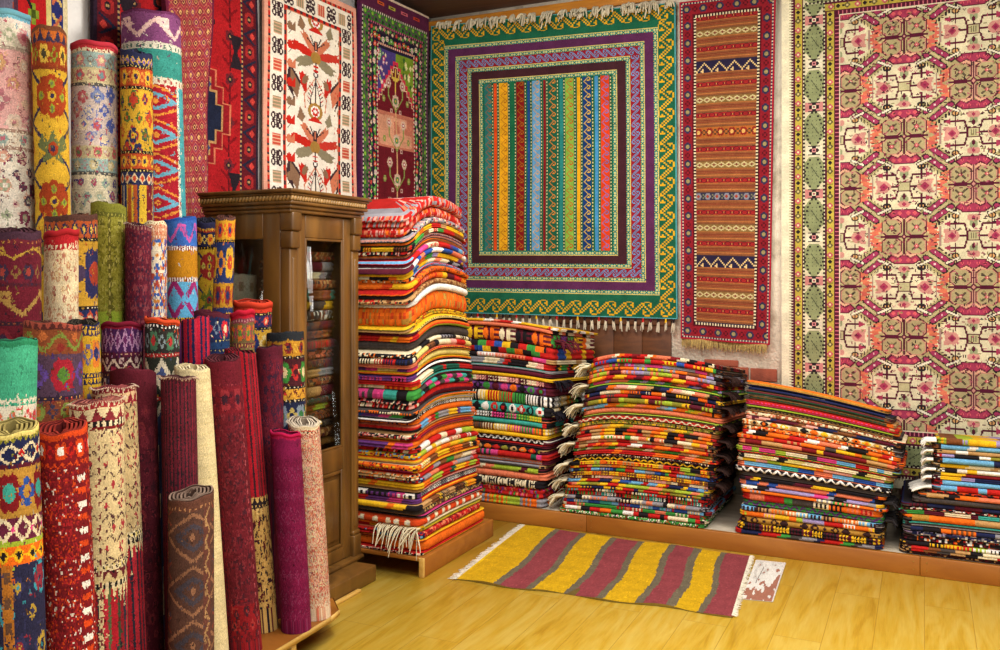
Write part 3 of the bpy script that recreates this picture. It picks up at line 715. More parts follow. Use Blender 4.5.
# ------------------------------------------------------------------ rolled carpets
GLYPHS = [('.X.', 'X.X', '.X.'), ('XX', 'X.'), ('X.X', '.X.', 'X.X'), ('X', 'X', 'X'), ('XX.', '.X.', '.XX'), ('.X', 'XX'), ('XXX', 'X.X'), ('X.', 'X.', 'XX')]
def carpet(w, h, seed, bands, field, side=None, low=None, fill_=.014):
    """unrolled face of a roll: cross bands from the top, then a field; side = list of vertical borders; low = (fraction, bands, field) lower part"""
    v = Cv(w, h, 'r'); r = random.Random(seed); y = 0
    def run(bs, y):
        for b in bs:
            n, kind, cols = b[0], b[1], b[2]; per = b[3] if len(b) > 3 else max(6, int(n * 1.5))
            v.hband(y, band(n, per, kind, cols), 0, w); y += n
        return y
    def fill(y, y1, f):
        kind, c = f[0], clist(f[1]); v.rect(0, y, w, y1, c[0])
        if kind == 'floral':
            sc = (f[2] if len(f) > 2 else 1) * .8; dk = [q for q in c[1:] if C(q).sum() < C(c[0]).sum() * .6] or c[1:]
            for k in range(int((y1 - y) * w / 110 / sc ** 2) + 2):
                x, yy = r.uniform(0, w), r.uniform(y, y1); x2, y2 = x + r.uniform(-9, 9) * sc, yy + r.uniform(-9, 9) * sc
                v.pl([(x, yy), (x2, yy), (x2, y2)], 1.1, r.choice(c[1:]))
            p = 13 * sc; j = 0
            for yy in np.arange(y + p * .5, y1 + p, p * .8):
                for x in np.arange((p * .5 if j % 2 else 0), w + p, p):
                    q = r.uniform(2.6, 5.0) * sc; xx, y3 = x + r.uniform(-2, 2), yy + r.uniform(-2, 2)
                    if r.random() < .75: v.flower(xx, y3, q * 1.25, r.choice(dk), r.choice(c), None, r.choice([4, 5]))
                    v.flower(xx, y3, q, r.choice(c[1:]), r.choice(c), r.choice(c), r.choice([4, 5, 6]))
                j += 1
        elif kind == 'big':
            p = f[2]; j = 0; q_ = p / 38
            for yy in range(y + p // 2, y1 + p, p):
                x = w * .5
                for s in (-1, 1): v.line(x - s * 34 * q_, yy - 20 * q_, x + s * 34 * q_, yy + 20 * q_, 3 * q_, c[3])
                if j % 2 == 0:
                    for q in range(10):
                        a = q * PI / 5 + .3; v.ell(x + 15 * q_ * math.cos(a), yy + 11 * q_ * math.sin(a), 6.5 * q_, 5 * q_, c[1])
                    v.ell(x, yy, 14 * q_, 10 * q_, c[1])
                    for q in range(4): v.ell(x + 13 * q_ * math.cos(q * PI / 2), yy + 9 * q_ * math.sin(q * PI / 2), 3.6 * q_, 3 * q_, c[4]); v.ell(x + 13 * q_ * math.cos(q * PI / 2), yy + 9 * q_ * math.sin(q * PI / 2), 1.5 * q_, 1.3 * q_, c[2])
                    v.ell(x, yy, 5 * q_, 4 * q_, c[0]); v.ell(x, yy, 2.4 * q_, 2 * q_, c[3])
                else:
                    v.poly([(x - 20 * q_, yy - 2 * q_), (x - 13 * q_, yy - 11 * q_), (x - 6 * q_, yy - 5 * q_), (x, yy - 14 * q_), (x + 6 * q_, yy - 5 * q_), (x + 13 * q_, yy - 11 * q_), (x + 20 * q_, yy - 2 * q_), (x + 9 * q_, yy + 3 * q_), (x + 14 * q_, yy + 11 * q_), (x, yy + 6 * q_), (x - 14 * q_, yy + 11 * q_), (x - 9 * q_, yy + 3 * q_)], c[2])
                    v.ell(x, yy, 6 * q_, 5 * q_, c[1]); v.ell(x, yy, 2.6 * q_, 2.4 * q_, c[3])
                for s in (-1, 1): v.flower(x + s * 38 * q_, yy + p // 2, 9 * q_, c[2], c[1], None, 5); v.flower(x + s * 36 * q_, yy, 7 * q_, c[1], c[4], None, 5)
                j += 1
        elif kind == 'geo':
            p = f[2] if len(f) > 2 else 18; j = 0
            for yy in range(y, y1 + p, p // 2):
                for x in np.arange((p / 2 if j % 2 else 0), w + p, p):
                    v.diam(x, yy, p * .48, p * .48, c[1 + (j % max(1, len(c) - 1))]); v.diam(x, yy, p * .38, p * .38, c[0]); v.diam(x, yy, p * .24, p * .24, c[(2 + j) % len(c)]); v.rect(x - 1, yy - 1, x + 1, yy + 1, c[1])
                j += 1
        elif kind == 'mess':
            n = f[2] if len(f) > 2 else 2
            rs = np.random.RandomState(seed); hh = (y1 - y) // n + 2; ww = w // n + 2
            a = rs.rand(hh, ww); a = (a + np.roll(a, 1, 0) + np.roll(a, 1, 1)) / 3
            if len(f) > 3: a = (a + a[:, ::-1]) / 2
            th = np.quantile(a, np.cumsum(f[4] if len(f) > 4 else [.55] + [.45 / (len(c) - 1)] * (len(c) - 1))[:-1]); ix = np.digitize(a, th)
            ix = np.kron(ix, np.ones((n, n), int))[:y1 - y, :w]
            v.a[y:y1] = np.array([C(q) for q in c])[np.clip(ix, 0, len(c) - 1)]
        elif kind == 'vs':
            x = 0; j = 0
            while x < w:
                n = f[2][j % len(f[2])]; v.rect(x, y, x + n, y1, c[j % len(c)]); x += n; j += 1
        elif kind == 'cloth':
            for k in range(40): v.rect(r.uniform(0, w), r.uniform(y, y1), r.uniform(0, w), r.uniform(y, y1) , c[0])
            for k in range(int((y1 - y) / 9)): v.rect(0, y + k * 9, w, y + k * 9 + 1, c[1])
        elif kind == 'belt':           # stacked geometric belts
            yy = y; j = 0
            while yy < y1:
                b = f[2][j % len(f[2])]; yy = run([b], yy); j += 1
        elif kind == 'tribal':
            p = f[2] if len(f) > 2 else 26; j = 0
            for yy in range(y + p // 2, y1 + p, p):
                x = w * .5
                v.diam(x, yy, w * .42, p * .48, c[1]); v.diam(x, yy, w * .36, p * .41, c[0]); v.diam(x, yy, w * .24, p * .28, c[2]); v.diam(x, yy, w * .14, p * .17, c[0]); v.diam(x, yy, 3, 3, c[1])
                for s in (-1, 1):
                    v.pl([(x + s * w * .3, yy - p * .5), (x + s * w * .44, yy - p * .36), (x + s * w * .3, yy - p * .22)], 2, c[3 % len(c)]); v.diam(x + s * w * .33, yy + p * .5, 4, 4, c[2])
                j += 1
        elif kind == 'bokh':            # pale ground, dark trellis lines and red buds in columns
            for x in range(0, w, 2): v.rect(x, y, x + 1, y1, C(c[0]) * (.93 if x % 4 else 1.0))
            p = 15; j = 0
            for yy in range(y, y1 + p, p):
                v.pl([(x, yy + (5 if (x // 7) % 2 else -1)) for x in range(-7, w + 8, 7)], 1.0, c[2])
                for x in range(4, w + 8, 14):
                    v.diam(x + (7 if j % 2 else 0), yy + 9, 2.6, 3.2, c[1]); v.rect(x + 6, yy + 10, x + 8, yy + 12, c[2]); v.rect(x + 2, yy + 2, x + 3, yy + 5, c[3])
                j += 1
            for x in (int(w * .3), int(w * .72)):
                for yy in range(y, y1, 5): v.rect(x, yy, x + 3, yy + 3, c[1] if (yy // 5) % 3 else c[2])
        elif kind == 'plain': pass
    y = run(bands, 0); fill(y, h, field)
    if low:
        y2 = int(h * low[0]); y3 = run(low[1], y2); fill(y3, h, low[2])
        if len(low) > 3:               # teeth hanging into the lower part
            for k in range(-1, w // 7 + 1): v.poly([(k * 7 + (y3 % 3), y3), (k * 7 + 6, y3), (k * 7 + 3 + r.uniform(-1, 1), y3 + r.uniform(7, 14))], low[3])
    if side:
        for x, n, kind, cols in side: v.vband(int(x * w / 64), band(int(n * 1.35), max(8, int(n * 1.9)), kind, cols), y, h)
    # small filler hooks and dots between the figures
    if field[0] not in ('cloth', 'plain', 'vs') or bands:
        yy0 = 0
        for k in range(int(w * h * fill_)):
            x, yy = r.randrange(w - 4), r.randrange(6, max(7, h - 4)); g = r.choice(GLYPHS)
            src = v.a[min(h - 1, max(0, yy + r.randrange(-14, 15))), min(w - 1, max(0, x + r.randrange(-16, 17)))].copy() * r.choice([.55, .8, 1, 1.15])
            if np.abs(src - v.a[yy, x]).sum() < .05: src = v.a[yy, x] * .8
            for j, row in enumerate(g):
                for i, ch in enumerate(row):
                    if ch == 'X' and yy + j < h: v.a[yy + j, x + i] = src
    rs = np.random.RandomState(seed)
    dy = rs.randint(-1, 2, (h, w)) * (rs.rand(h, w) < .3); dx = rs.randint(-1, 2, (h, w)) * (rs.rand(h, w) < .3)
    yy, xx = np.mgrid[0:h, 0:w]; v.a = v.a[np.clip(yy + dy, 0, h - 1), np.clip(xx + dx, 0, w - 1)]
    return v.wear(.12, seed, .03)

def roll(label, b, t, R, base, h, hv, pat, rim=('8a4a38', '5c2c28'), binding=None, fringe=None, seed=0, flat=False, group=None, mat=None):
    """a carpet rolled into a standing tube: one mesh (outer face and coiled end), plus binding or fringe as parts"""
    r = np.random.RandomState(seed + 50)
    b = np.array((b[0], b[1], base)); t = np.array((t[0], t[1], h)); Lz = h - base
    wt = .0085 * (R / .075) ** .6; pitch = wt * 1.38
    face = math.atan2(-t[1], -t[0])                       # the side turned to the room
    th0 = face + math.radians(r.uniform(130, 215))         # where the outer end of the carpet lies
    nf, nk = 92, 18
    ang = np.concatenate([np.linspace(face - 1.8, face + 1.8, nf + 1), np.linspace(face + 1.8, face - 1.8 + 2 * PI, nk + 1)[1:]])
    ang = np.sort((ang - th0) % (2 * PI)); ang[0] = min(ang[0], 0); ang = np.unique(np.round(np.concatenate([[0], ang, [2 * PI]]), 5))
    cs = .0043
    hv = min(hv, Lz - .05); nr = int(hv / cs)
    zs = np.concatenate([Lz - np.linspace(0, hv, nr + 1), np.linspace(Lz - hv, 0, max(2, int((Lz - hv) / .08) + 1))[1:]])
    def rad(a): return R - pitch * a / (2 * PI)
    wob = r.rand(4) * 6
    def ring(a, z, dr=0.0):
        f = (z / Lz)
        c = b + (t - b) * f
        q = 1 + .012 * np.sin(2 * a + wob[0] + z * 1.5) + .008 * np.sin(3 * a + wob[1] - z * 2) 
        rr = (rad(a) + dr) * q
        return np.stack([c[0] + rr * np.cos(a + th0), c[1] + rr * np.sin(a + th0), np.broadcast_to(c[2], rr.shape)], -1)
    tilt = r.uniform(-.012, .012, 2)
    def top_z(a): return tilt[0] * np.cos(a) + tilt[1] * np.sin(a) + .003 * np.sin(5 * a + wob[2])
    P = np.stack([ring(ang, z, -.002 if i == 0 else 0) for i, z in enumerate(zs)])
    kz = np.clip((zs - (Lz - .12)) / .12, 0, 1)[:, None]
    P[:, :, 2] += kz * top_z(ang)[None]
    amid = (ang[1:] + ang[:-1]) / 2
    rel = ((amid + th0 - face + PI) % (2 * PI)) - PI        # angle from the room side
    cv = pat(96, nr + 4)
    ci = np.clip(((rel / 1.8) * .5 + .5) * 94, 0, 95).astype(int)
    ri = np.concatenate([np.arange(nr), nr + (np.arange(len(zs) - 1 - nr) % 4)])
    mb = MB(); mb.grid(P, cv.a[np.ix_(ri, ci)])
    # coiled end
    turns = max(2.2, (R - .012) / pitch - .4); n = int(turns * 30)
    aa = np.linspace(0, turns * 2 * PI, n + 1)
    zt = Lz + np.zeros(n + 1)
    stick = r.uniform(-.006, .004, int(turns) + 2); zt += np.interp(aa / (2 * PI), np.arange(len(stick)), stick * np.minimum(1, np.arange(len(stick))))
    dep = .05
    def rr_(a, k, z): 
        c = b + (t - b) * (z / Lz)[:, None]
        rad_ = np.maximum(.004, R - pitch * a / (2 * PI) - k)
        o = np.stack([c[:, 0] + rad_ * np.cos(a + th0), c[:, 1] + rad_ * np.sin(a + th0), c[:, 2] + top_z(a) ], -1); return o
    o0, i0 = rr_(aa, .0025, zt), rr_(aa, wt, zt); ol, il = rr_(aa, .0025, zt - dep), rr_(aa, wt, zt - dep)
    rc = np.array([C(rim[0]), C(rim[1])])
    rng = r.rand(n, 1) * .25 + .85
    topc = (rc[0] * .7 + rc[1] * .3) * rng * (1 + .25 * np.sin(np.arange(n) * .35))[:, None]
    mb.grid(np.stack([o0 * .35 + i0 * .65, o0]), (topc)[None]); mb.grid(np.stack([i0, o0 * .35 + i0 * .65]), (topc * .8)[None])
    mb.grid(np.stack([il, i0]), np.broadcast_to(rc[1] * .8, (1, n, 3)))
    s = 30
    mb.grid(np.stack([o0[s:], ol[s:]]), np.broadcast_to(rc[0] * .8, (1, n - s, 3)))
    cpt = b + (t - b) * ((Lz - dep * .9) / Lz); m_ = 30; rim_pts = rr_(aa[:m_ + 1], pitch * .9, zt[:m_ + 1] * 0 + Lz - dep * .9)
    mb.add(np.concatenate([[cpt], rim_pts]), T=[(0, i + 1, i + 2) for i in range(m_)], ct=rc[1] * .7)
    lo = P[-1]; mb.add(np.concatenate([[b], lo]), T=[(0, i + 2, i + 1) for i in range(len(lo) - 1)], ct=rim[1])
    o = mb.build('rolled_carpet', mat or M_PILE)
    tag(o, label, 'rolled carpet', group)
    if binding:
        col, hb = binding; m = MB()
        a2 = np.linspace(0, 2 * PI, 65)
        tz = top_z(a2)
        def rg(z, dr): 
            p = ring(a2, z, dr); p[:, 2] += tz; return p
        m.grid(np.stack([rg(Lz + .005, -wt * .8), rg(Lz + .0065, -wt * .4), rg(Lz + .005, .001), rg(Lz, .0025), rg(Lz - hb, .0025), rg(Lz - hb, -.001)]), col, flip=True)
        m.build('edge_binding', M_FLAT, o)
    if fringe:
        col, L = fringe; m = MB(); k = int(R * 900)
        a3 = np.linspace(0, 2 * PI, k, endpoint=False); p = ring(a3, Lz, .001); p[:, 2] += top_z(a3) - .001
        d = np.stack([np.cos(a3 + th0), np.sin(a3 + th0), np.full(k, .9)], -1)
        strands(m, p, d, L, .0022, col, seed, 1.1, .25, 3, 3)
        m.build('fringe', M_FRINGE, o)
    return o

ROLLS = {
    'F2': (-2.138,1.578,-2.198,1.583,0.0722,0.105,1.097),
    'F3': (-2.131,1.732,-2.196,1.734,0.0738,0.105,1.074),
    'F8': (-2.170,2.201,-2.192,2.224,0.0775,0.105,0.777),
    'F13': (-2.236,2.826,-2.294,2.831,0.0634,0.105,0.870),
    'F14': (-2.250,2.967,-2.313,2.970,0.0697,0.105,0.896),
    'F7': (-2.293,2.292,-2.333,2.306,0.0649,0.105,1.147),
    'F9': (-2.304,2.438,-2.391,2.430,0.0678,0.105,1.167),
    'F10': (-2.286,2.585,-2.381,2.573,0.0704,0.105,1.189),
    'F11': (-2.361,2.776,-2.462,2.761,0.0673,0.105,1.198),
    'F1': (-2.330,1.655,-2.334,1.687,0.0689,0.105,1.313),
    'F4': (-2.285,1.950,-2.325,1.964,0.0845,0.105,1.110),
    'F5': (-2.361,2.113,-2.425,2.116,0.0745,0.105,1.130),
    'F6': (-2.447,2.252,-2.498,2.261,0.0819,0.105,1.163),
    'F12': (-2.412,2.895,-2.444,2.914,0.0582,0.105,1.204),
    'T9': (-2.432,3.047,-2.478,3.058,0.0847,0.105,1.252),
    'T1': (-2.476,1.941,-2.514,1.956,0.0927,0.105,1.347),
    'T4': (-2.509,2.403,-2.532,2.425,0.0655,0.105,1.333),
    'T5': (-2.475,2.563,-2.519,2.576,0.0574,0.105,1.334),
    'T6': (-2.591,2.742,-2.613,2.765,0.0763,0.105,1.348),
    'T7': (-2.551,2.872,-2.571,2.895,0.0549,0.105,1.340),
    'T3': (-2.641,2.340,-2.665,2.362,0.0759,0.105,1.314),
    'T2': (-2.516,2.108,-2.571,2.115,0.0571,0.105,1.340),
    'T8': (-2.674,3.019,-2.656,3.061,0.0905,0.105,1.380),
    'S2': (-2.670,2.108,-2.696,2.129,0.0583,0.105,1.644),
    'S1': (-2.673,1.943,-2.700,1.963,0.0832,0.105,1.647),
    'S6': (-2.741,2.763,-2.793,2.772,0.0702,0.105,1.735),
    'S7': (-2.819,2.960,-2.841,2.982,0.0619,0.105,1.740),
    'S8': (-2.722,2.881,-2.693,2.928,0.0441,0.105,1.750),
    'S5a': (-2.702,2.469,-2.726,2.491,0.0540,0.105,1.694),
    'S4': (-2.829,2.457,-2.866,2.473,0.0693,0.105,1.774),
    'S3': (-2.789,2.244,-2.815,2.265,0.0959,0.105,1.717),
    'S5b': (-2.733,2.576,-2.756,2.598,0.0520,0.105,1.701),
    'R4': (-2.852,2.614,-2.889,2.630,0.0686,0.105,2.407),
    'R3': (-3.004,2.540,-3.042,2.555,0.0952,0.105,2.423),
    'R2': (-2.937,2.325,-3.009,2.323,0.0678,0.105,2.426),
    'R1': (-3.104,2.259,-3.186,2.253,0.1075,0.105,2.490),
    'R5': (-3.008,2.900,-3.089,2.895,0.1330,0.105,2.647),
}
def build_rolls():
    c = carpet
    S = dict(
    F2=('dark rolled carpet with yellow guard stripes and a navy field, nearest the lower left corner', lambda w, h: c(w, h, 1, [(3, 'p', 'Y'), (4, 'z', 'nv'), (13, 'x', 'ncr', 22), (3, 'p', 'm'), (30, 'f', 'xRtb', 34), (14, 'x', 'Mcp', 18), (3, 'p', 'l'), (11, 'm', 'oyk', 14)], ('floral', ['2a2a48', '34345c', 'b8983c', '3c9ab0', '2a2a48', '8a2c3c', '34345a', '26264a'], 2.3), side=[(22, 8, 'd', ['b8742c', '6a4a38'])]), ('c9b46a', '9a8a50'), None, None, .99),
    F3=('dark red rolled carpet speckled with orange and white, second from the lower left', lambda w, h: c(w, h, 2, [(4, 'p', 'O'), (16, 'f', 'ROwr', 20), (5, 'h', 'ROo')], ('mess', ['701820', '7e1c22', 'a8242a', 'd0481c', 'e8dcd0'], 1, 1, [.34, .25, .24, .12, .05]), side=[(40, 9, 's', 'RwRO')]), ('b03a2c', '6a2020'), None, None, .97),
    F8=('short brown rolled carpet with tan zigzag diamonds standing foremost beside the plain cream roll', lambda w, h: c(w, h, 3, [(5, 'p', '6a4438'), (4, 'd', ['6a4438', 'c08a60'])], ('tribal', ['5c4038', '9a6e54', '4a4450', '8a4638', '9a7058'], 40), side=[(2, 5, 'x', ['5a3a34', 'b08a68', 'k']), (40, 9, 'h', ['6a4038', 'b08a60'])]), ('a08878', '5e463c'), None, None, .69),
    F13=('magenta purple rolled carpet standing second from the cabinet', lambda w, h: c(w, h, 4, [(4, 'p', ['b01c50']), (20, 'p', ['7c1848'])], ('geo', ['74143f', '7e1c48', '6a123d', '82335a'], 12)), ('7a1038', '4c0c28'), ('b8184c', .006), None, .8),
    F14=('faded salmon and cream flecked rolled carpet standing against the cabinet', lambda w, h: c(w, h, 5, [(4, 'p', 'c'), (5, 'x', ['d8c8a8', 'c8503c', 'k'])], ('mess', ['d4aa94', 'c8785c', 'b8584c', '8a6a6c', 'cdbf98'], 1, 0, [.34, .24, .14, .1, .18]), low=(.9, [(5, 'd', ['c8a890', 'b04838'])], ('mess', ['e0c8ac', 'd07058', 'c89070'], 1))), ('efe0c8', '8a7a68'), None, ('f0e4cc', .009), .82),
    F11=('rolled kilim of red and black stripes ending in a tan and black lower part', lambda w, h: c(w, h, 6, [], ('vs', ['b01c2c', '38202a', 'b01c2c', '4a3038', '8a1a28', '2a2028'], [6, 3, 5, 2, 4, 2]), low=(.56, [(6, 'z', ['2c2228', 'd8b068']), (4, 'd', ['2a2026', 'd8b068'])], ('mess', ['c8a05c', '2a2028', 'b08848', '5a1c24'], 2), 'd8b470')), ('7a2028', '3c1820'), None, None, 1.0),
    F10=('tall dark red rolled carpet with faint borders, just right of the plain cream roll', lambda w, h: c(w, h, 7, [(20, 'p', ['6c1c2a']), (3, 'd', ['6c1c2a', '9a4048']), (24, 'f', ['761c28', '98303a', '3c2030', '601a28'], 20)], ('mess', ['6c1e2a', '5c1a24', '802c36', '4a1e2a'], 2), side=[(6, 3, 'd', ['6a1824', 'a85058']), (14, 8, 'v', ['781c28', '4c1c28', 'a03038', '4c1c28']), (46, 4, 'd', ['6a1824', 'a85058'])], low=(.86, [], ('floral', ['8e1c24', '3a2430', '6a1a22', 'a83a38'], 1.3))), ('6a3038', '4a2028'), None, None, 1.1),
    F9=('plain cream rolled cloth without pattern standing behind the short brown roll', lambda w, h: c(w, h, 8, [], ('cloth', ['ead9a8', 'e2d09c'])), ('efe2ba', 'c8b484'), None, None, 1.1),
    F1=('roll with plain sea green top and flowered cream band at the left edge', lambda w, h: c(w, h, 9, [(4, 'p', ['2f8a62']), (33, 'p', ['48b08a']), (4, 'z', ['48b08a', 'efe6cc'])], ('floral', ['efe4cc', 'e07858', '6ca8b8', 'd84a48', '7aa860', 'e8a060'], 1.5)), ('3a8a68', '2a5a48'), None, None, .5),
    F4=('cream rolled kilim with beaded rim and red and green striped lower half', lambda w, h: c(w, h, 10, [(4, 'd', ['a83038', 'f0e0c0']), (9, 'z', ['8a3038', 'ead8ac', 'c8a868']), (4, 's', 'kc'), (2, 'p', 'R')], ('bokh', ['e0cc9c', 'b03844', '5a3a3c', 'cdb682']), side=[(30, 3, 'd', ['e6d4a4', '7a3038'])], low=(.50, [(5, 'x', 'kcY'), (8, 'z', ['d8c490', '6a2830']), (4, 's', 'kc')], ('vs', ['b02030', '3c4a38', '8a1c28', '2c3040', 'c03040', '5a6a48'], [7, 3, 6, 4, 5, 3]), 'e8d8a8')), ('c87868', '6a3038'), None, ('e8d0b0', .009), .99),
    F5=('narrow cream and red flecked rolled kilim behind the beaded cream roll', lambda w, h: c(w, h, 11, [(4, 'd', ['8a2030', 'f0e0c0']), (8, 'z', ['8a2030', 'd8b890'])], ('bokh', ['ccb484', 'a03040', '4a2830', 'b89a6a']), low=(.47, [(5, 'x', 'kcY'), (4, 's', 'kc')], ('vs', ['a82030', '2c3040', 'c03040', '3c2a38'], [5, 3, 6, 3]), 'e8d8a8')), ('b05858', '5a2030'), None, ('e8c8b0', .009), 1.0),
    F6=('slim dark maroon rolled carpet with dim geometric figures left of the striped roll', lambda w, h: c(w, h, 12, [(26, 'p', ['5e1c2a'])], ('floral', ['561a28', '6e2432', '3e1824', '7c2c34'], 1.4)), ('7a3440', '4a1c28'), None, None, 1.05),
    F7=('maroon rolled kilim with thin black vertical stripes behind the short brown carpet', lambda w, h: c(w, h, 13, [(3, 'd', ['5c2430', 'c8a080'])], ('vs', ['7c2434', '2e2028', '6a2030', '30222a'], [3, 2, 4, 2])), ('6a4040', '3a2028'), None, ('c8a890', .012), .65),
    F12=('maroon rolled carpet with faint dark flowers between magenta roll and red black striped roll', lambda w, h: c(w, h, 14, [(12, 'p', ['5e1e30'])], ('floral', ['6c1e30', '4a2034', '802838', '3a2038'], 1.2)), ('5a2a38', '3c1c28'), None, None, .5),
    T9=('wide roll with black coiled top and green, red and yellow figured belts by the cabinet', lambda w, h: c(w, h, 15, [(8, 'p', ['2a2e34']), (14, 'f', ['c08a2c', '8a2c28', '2c2440', 'd8a840'], 22), (3, 'd', 'kc')], ('belt', 'k', [(26, 'f', ['4c2028', '3f8a3c', 'e8d0a0', 'c03030'], 34), (3, 'd', 'kc'), (10, 'h', ['d8a038', '6a2c24'], 16), (3, 'd', 'kc'), (26, 'f', ['262c4c', '8a98a8', '3c7a48', 'c8b060'], 30)])), ('30343a', '1c1e22'), None, None, .48),
    T1=('brown rolled carpet with violet panel and green clover, second row at the left', lambda w, h: c(w, h, 16, [(5, 'z', ['5c2c28', 'a85040']), (17, 'v', ['8a4a2c', '7c8a3c', 'c06a38', '8a3028'], 30)], ('belt', 'k', [(30, 'f', ['5a4258', 'b02838', '5c8a38', '6a4ca0'], 44), (3, 'd', ['3a2c40', 'd8a050']), (16, 'f', ['8a4a34', '8a9a48', 'c8783c', '40405c'], 26), (8, 'v', ['6c3a38', 'b0a050', '8a3c38', 'c8b070'], 16)])), ('6a4034', '4a2c28'), None, None, .55),
    T4=('roll with orange red rim and black band of leafy white diamonds', lambda w, h: c(w, h, 17, [(3, 'p', 'O'), (4, 'd', 'kw'), (20, 'f', ['34302e', '4c7a5c', 'b83838', '8a9aa0'], 26)], ('belt', 'k', [(3, 'd', ['b02828', 'f0e0c8']), (30, 'm', ['34382e', 'e8dcc0', '4c5a8a'], 30), (3, 'd', 'ky')])), ('c8503c', '6a2c28'), ('d8502c', .008), None, .36),
    T5=('red rolled kilim with navy vertical stripes in the middle row', lambda w, h: c(w, h, 18, [], ('vs', ['c01f3a', '22264e', 'b01c30', '22264e', 'c83048'], [6, 4, 5, 5, 4])), ('b02840', '3a2440'), None, None, .36),
    T6=('navy rolled carpet with red stars and a maroon coiled top', lambda w, h: c(w, h, 19, [(4, 'p', ['5c2434'])], ('belt', 'k', [(20, 'f', ['22305c', 'd02c38', 'e8d8b0', '7a8aa0'], 30), (3, 'd', ['222c50', 'd8c878']), (6, 'p', ['24406a']), (3, 'd', ['222c50', 'c8b868'])])), ('6a2838', '4a1c28'), None, None, .36),
    T7=('small roll with crimson rim over orange and green spotted bands', lambda w, h: c(w, h, 20, [(6, 'p', ['c01c34']), (4, 'd', ['8a4050', 'd8a0a0'])], ('belt', 'k', [(18, 'f', ['7a6840', 'e0742c', '5c8a3c', 'a84058'], 18), (4, 'd', ['7a3040', 'e0c060']), (10, 'm', ['8a6a4c', '8a9a3c', 'c05848'], 10)])), ('b01c34', '7a1828'), ('c8203a', .014), None, .3),
    T3=('purple rolled carpet with cream scroll band in the middle row', lambda w, h: c(w, h, 21, [(4, 'p', ['8a1c34']), (18, 'm', ['4c2458', 'b88ab0', '6a2c60'], 9), (3, 'd', ['5a1c38', 'd0a080'])], ('belt', 'k', [(14, 'v', ['4c1c2c', 'e0c8b0', 'c8a8a0', 'a03048'], 20), (3, 'd', ['3a2838', 'c08040']), (12, 'f', ['3c2a3c', 'd8c8b8', '8a3048', '6a5a80'], 16)])), ('8a2840', '5a1c30'), ('7a1830', .01), None, .36),
    T2=('thin yellow and navy roll squeezed behind the brown clover roll', lambda w, h: c(w, h, 22, [(4, 'd', 'ny'), (5, 'z', ['3a3058', 'd8b040'])], ('belt', 'k', [(30, 'f', ['d8ac30', 'e08030', '2c346a', '6a6a9a'], 30), (4, 'd', 'ny'), (5, 'z', 'ny')])), ('4a4438', '302a28'), None, None, .5),
    T8=('roll with bright orange rim over navy and yellow flowered bands beside the cabinet', lambda w, h: c(w, h, 23, [(9, 'p', ['d8402c']), (3, 'd', 'kY'), (12, 'f', ['2c2c58', 'd84a34', 'e8c8a0', '7a3048'], 20), (3, 'd', 'kY')], ('belt', 'k', [(26, 'f', ['d8a838', '26346c', 'c83c30', 'e8d090'], 36)])), ('c8402c', '8a2c24'), ('d8442c', .018), None, .3),
    S2=('cream rolled carpet with red top edge and sparse brown scrolls', lambda w, h: c(w, h, 24, [(9, 'p', ['b8242c']), (5, 'd', ['b8242c', 'efe0c0'])], ('floral', ['ead8b0', 'dfc898', 'c8906c', 'b87060', 'ead8b0', 'e4cfa4', 'ead8b0'], 1.0), low=(.93, [(4, 's', 'cr'), (8, 'p', ['b02c30'])], ('plain', 'c'))), ('b8242c', '8a4a40'), ('b82830', .014), None, .48),
    S1=('dark maroon rolled carpet with octagon lines at the left edge', lambda w, h: c(w, h, 25, [(6, 'p', ['4c3040']), (4, 'd', ['6a2430', 'b07040']), (14, 'h', ['6a2030', 'b8943c'], 44)], ('belt', 'k', [(16, 'f', ['6c2030', '3c2c44', 'a04038', '8a6a3c'], 26), (3, 'd', ['54202c', '3a2840']), (26, 'h', ['6c1e2c', 'b08a48'], 52), (3, 'd', ['3a2430', '8a4a34']), (20, 'm', ['6a1e2c', '842834', '3c2840'], 22)])), ('5a3440', '40242c'), None, None, .62),
    S6=('light blue roll with ochre band and purple end panel', lambda w, h: c(w, h, 26, [(3, 'p', ['2c58b0']), (24, 'h', ['3c6cc0', 'c85aa8', '58b0d8'], 30), (4, 's', 'wRRw', 4), (26, 'p', ['c0841c']), (4, 's', 'wRRw', 4)], ('belt', 'B', [(34, 'x', ['64b4e0', 'a02c70', '64b4e0'], 34), (4, 's', 'yk', 4), (40, 'p', ['7c3c78'])])), ('3a60a8', '2a3c70'), None, None, .5),
    S7=('navy rimmed roll with red and yellow figures, just right of the light blue roll', lambda w, h: c(w, h, 27, [(7, 'p', ['2c2c4a']), (4, 'z', ['a83c28', 'e0a838']), (16, 'f', ['2a2848', 'e8a83c', 'c84828', 'd8c060'], 22), (3, 'd', 'ky')], ('big', ['cca62c', 'a0302c', '6a7a2c', '2c3058', 'e0c860'], 34)), ('343448', '22222e'), None, None, .5),
    S8=('orange and navy roll with large yellow flowers, nearest the cabinet side pane', lambda w, h: c(w, h, 28, [(3, 'p', ['5a3c38']), (20, 'f', ['d8a02c', 'c84a2c', '2c3460', 'd8602c'], 26), (3, 'd', 'ky')], ('belt', 'k', [(40, 'f', ['28386c', 'e0b43c', 'c84830', 'd88a2c'], 50), (24, 'f', ['c89028', '8a2c2c', '2a3460', 'c8502c'], 26)])), ('7a4a38', '4a2c2a'), None, None, .5),
    S5a=('maroon roll with dense dark figures in the upper middle row', lambda w, h: c(w, h, 29, [(5, 'd', ['6a2838', 'a07068'])], ('mess', ['5e1e30', '7a2a38', '38243a', '8a4048'], 2, 1)), ('6a4444', '44242c'), None, ('d8c0b0', .004), .5),
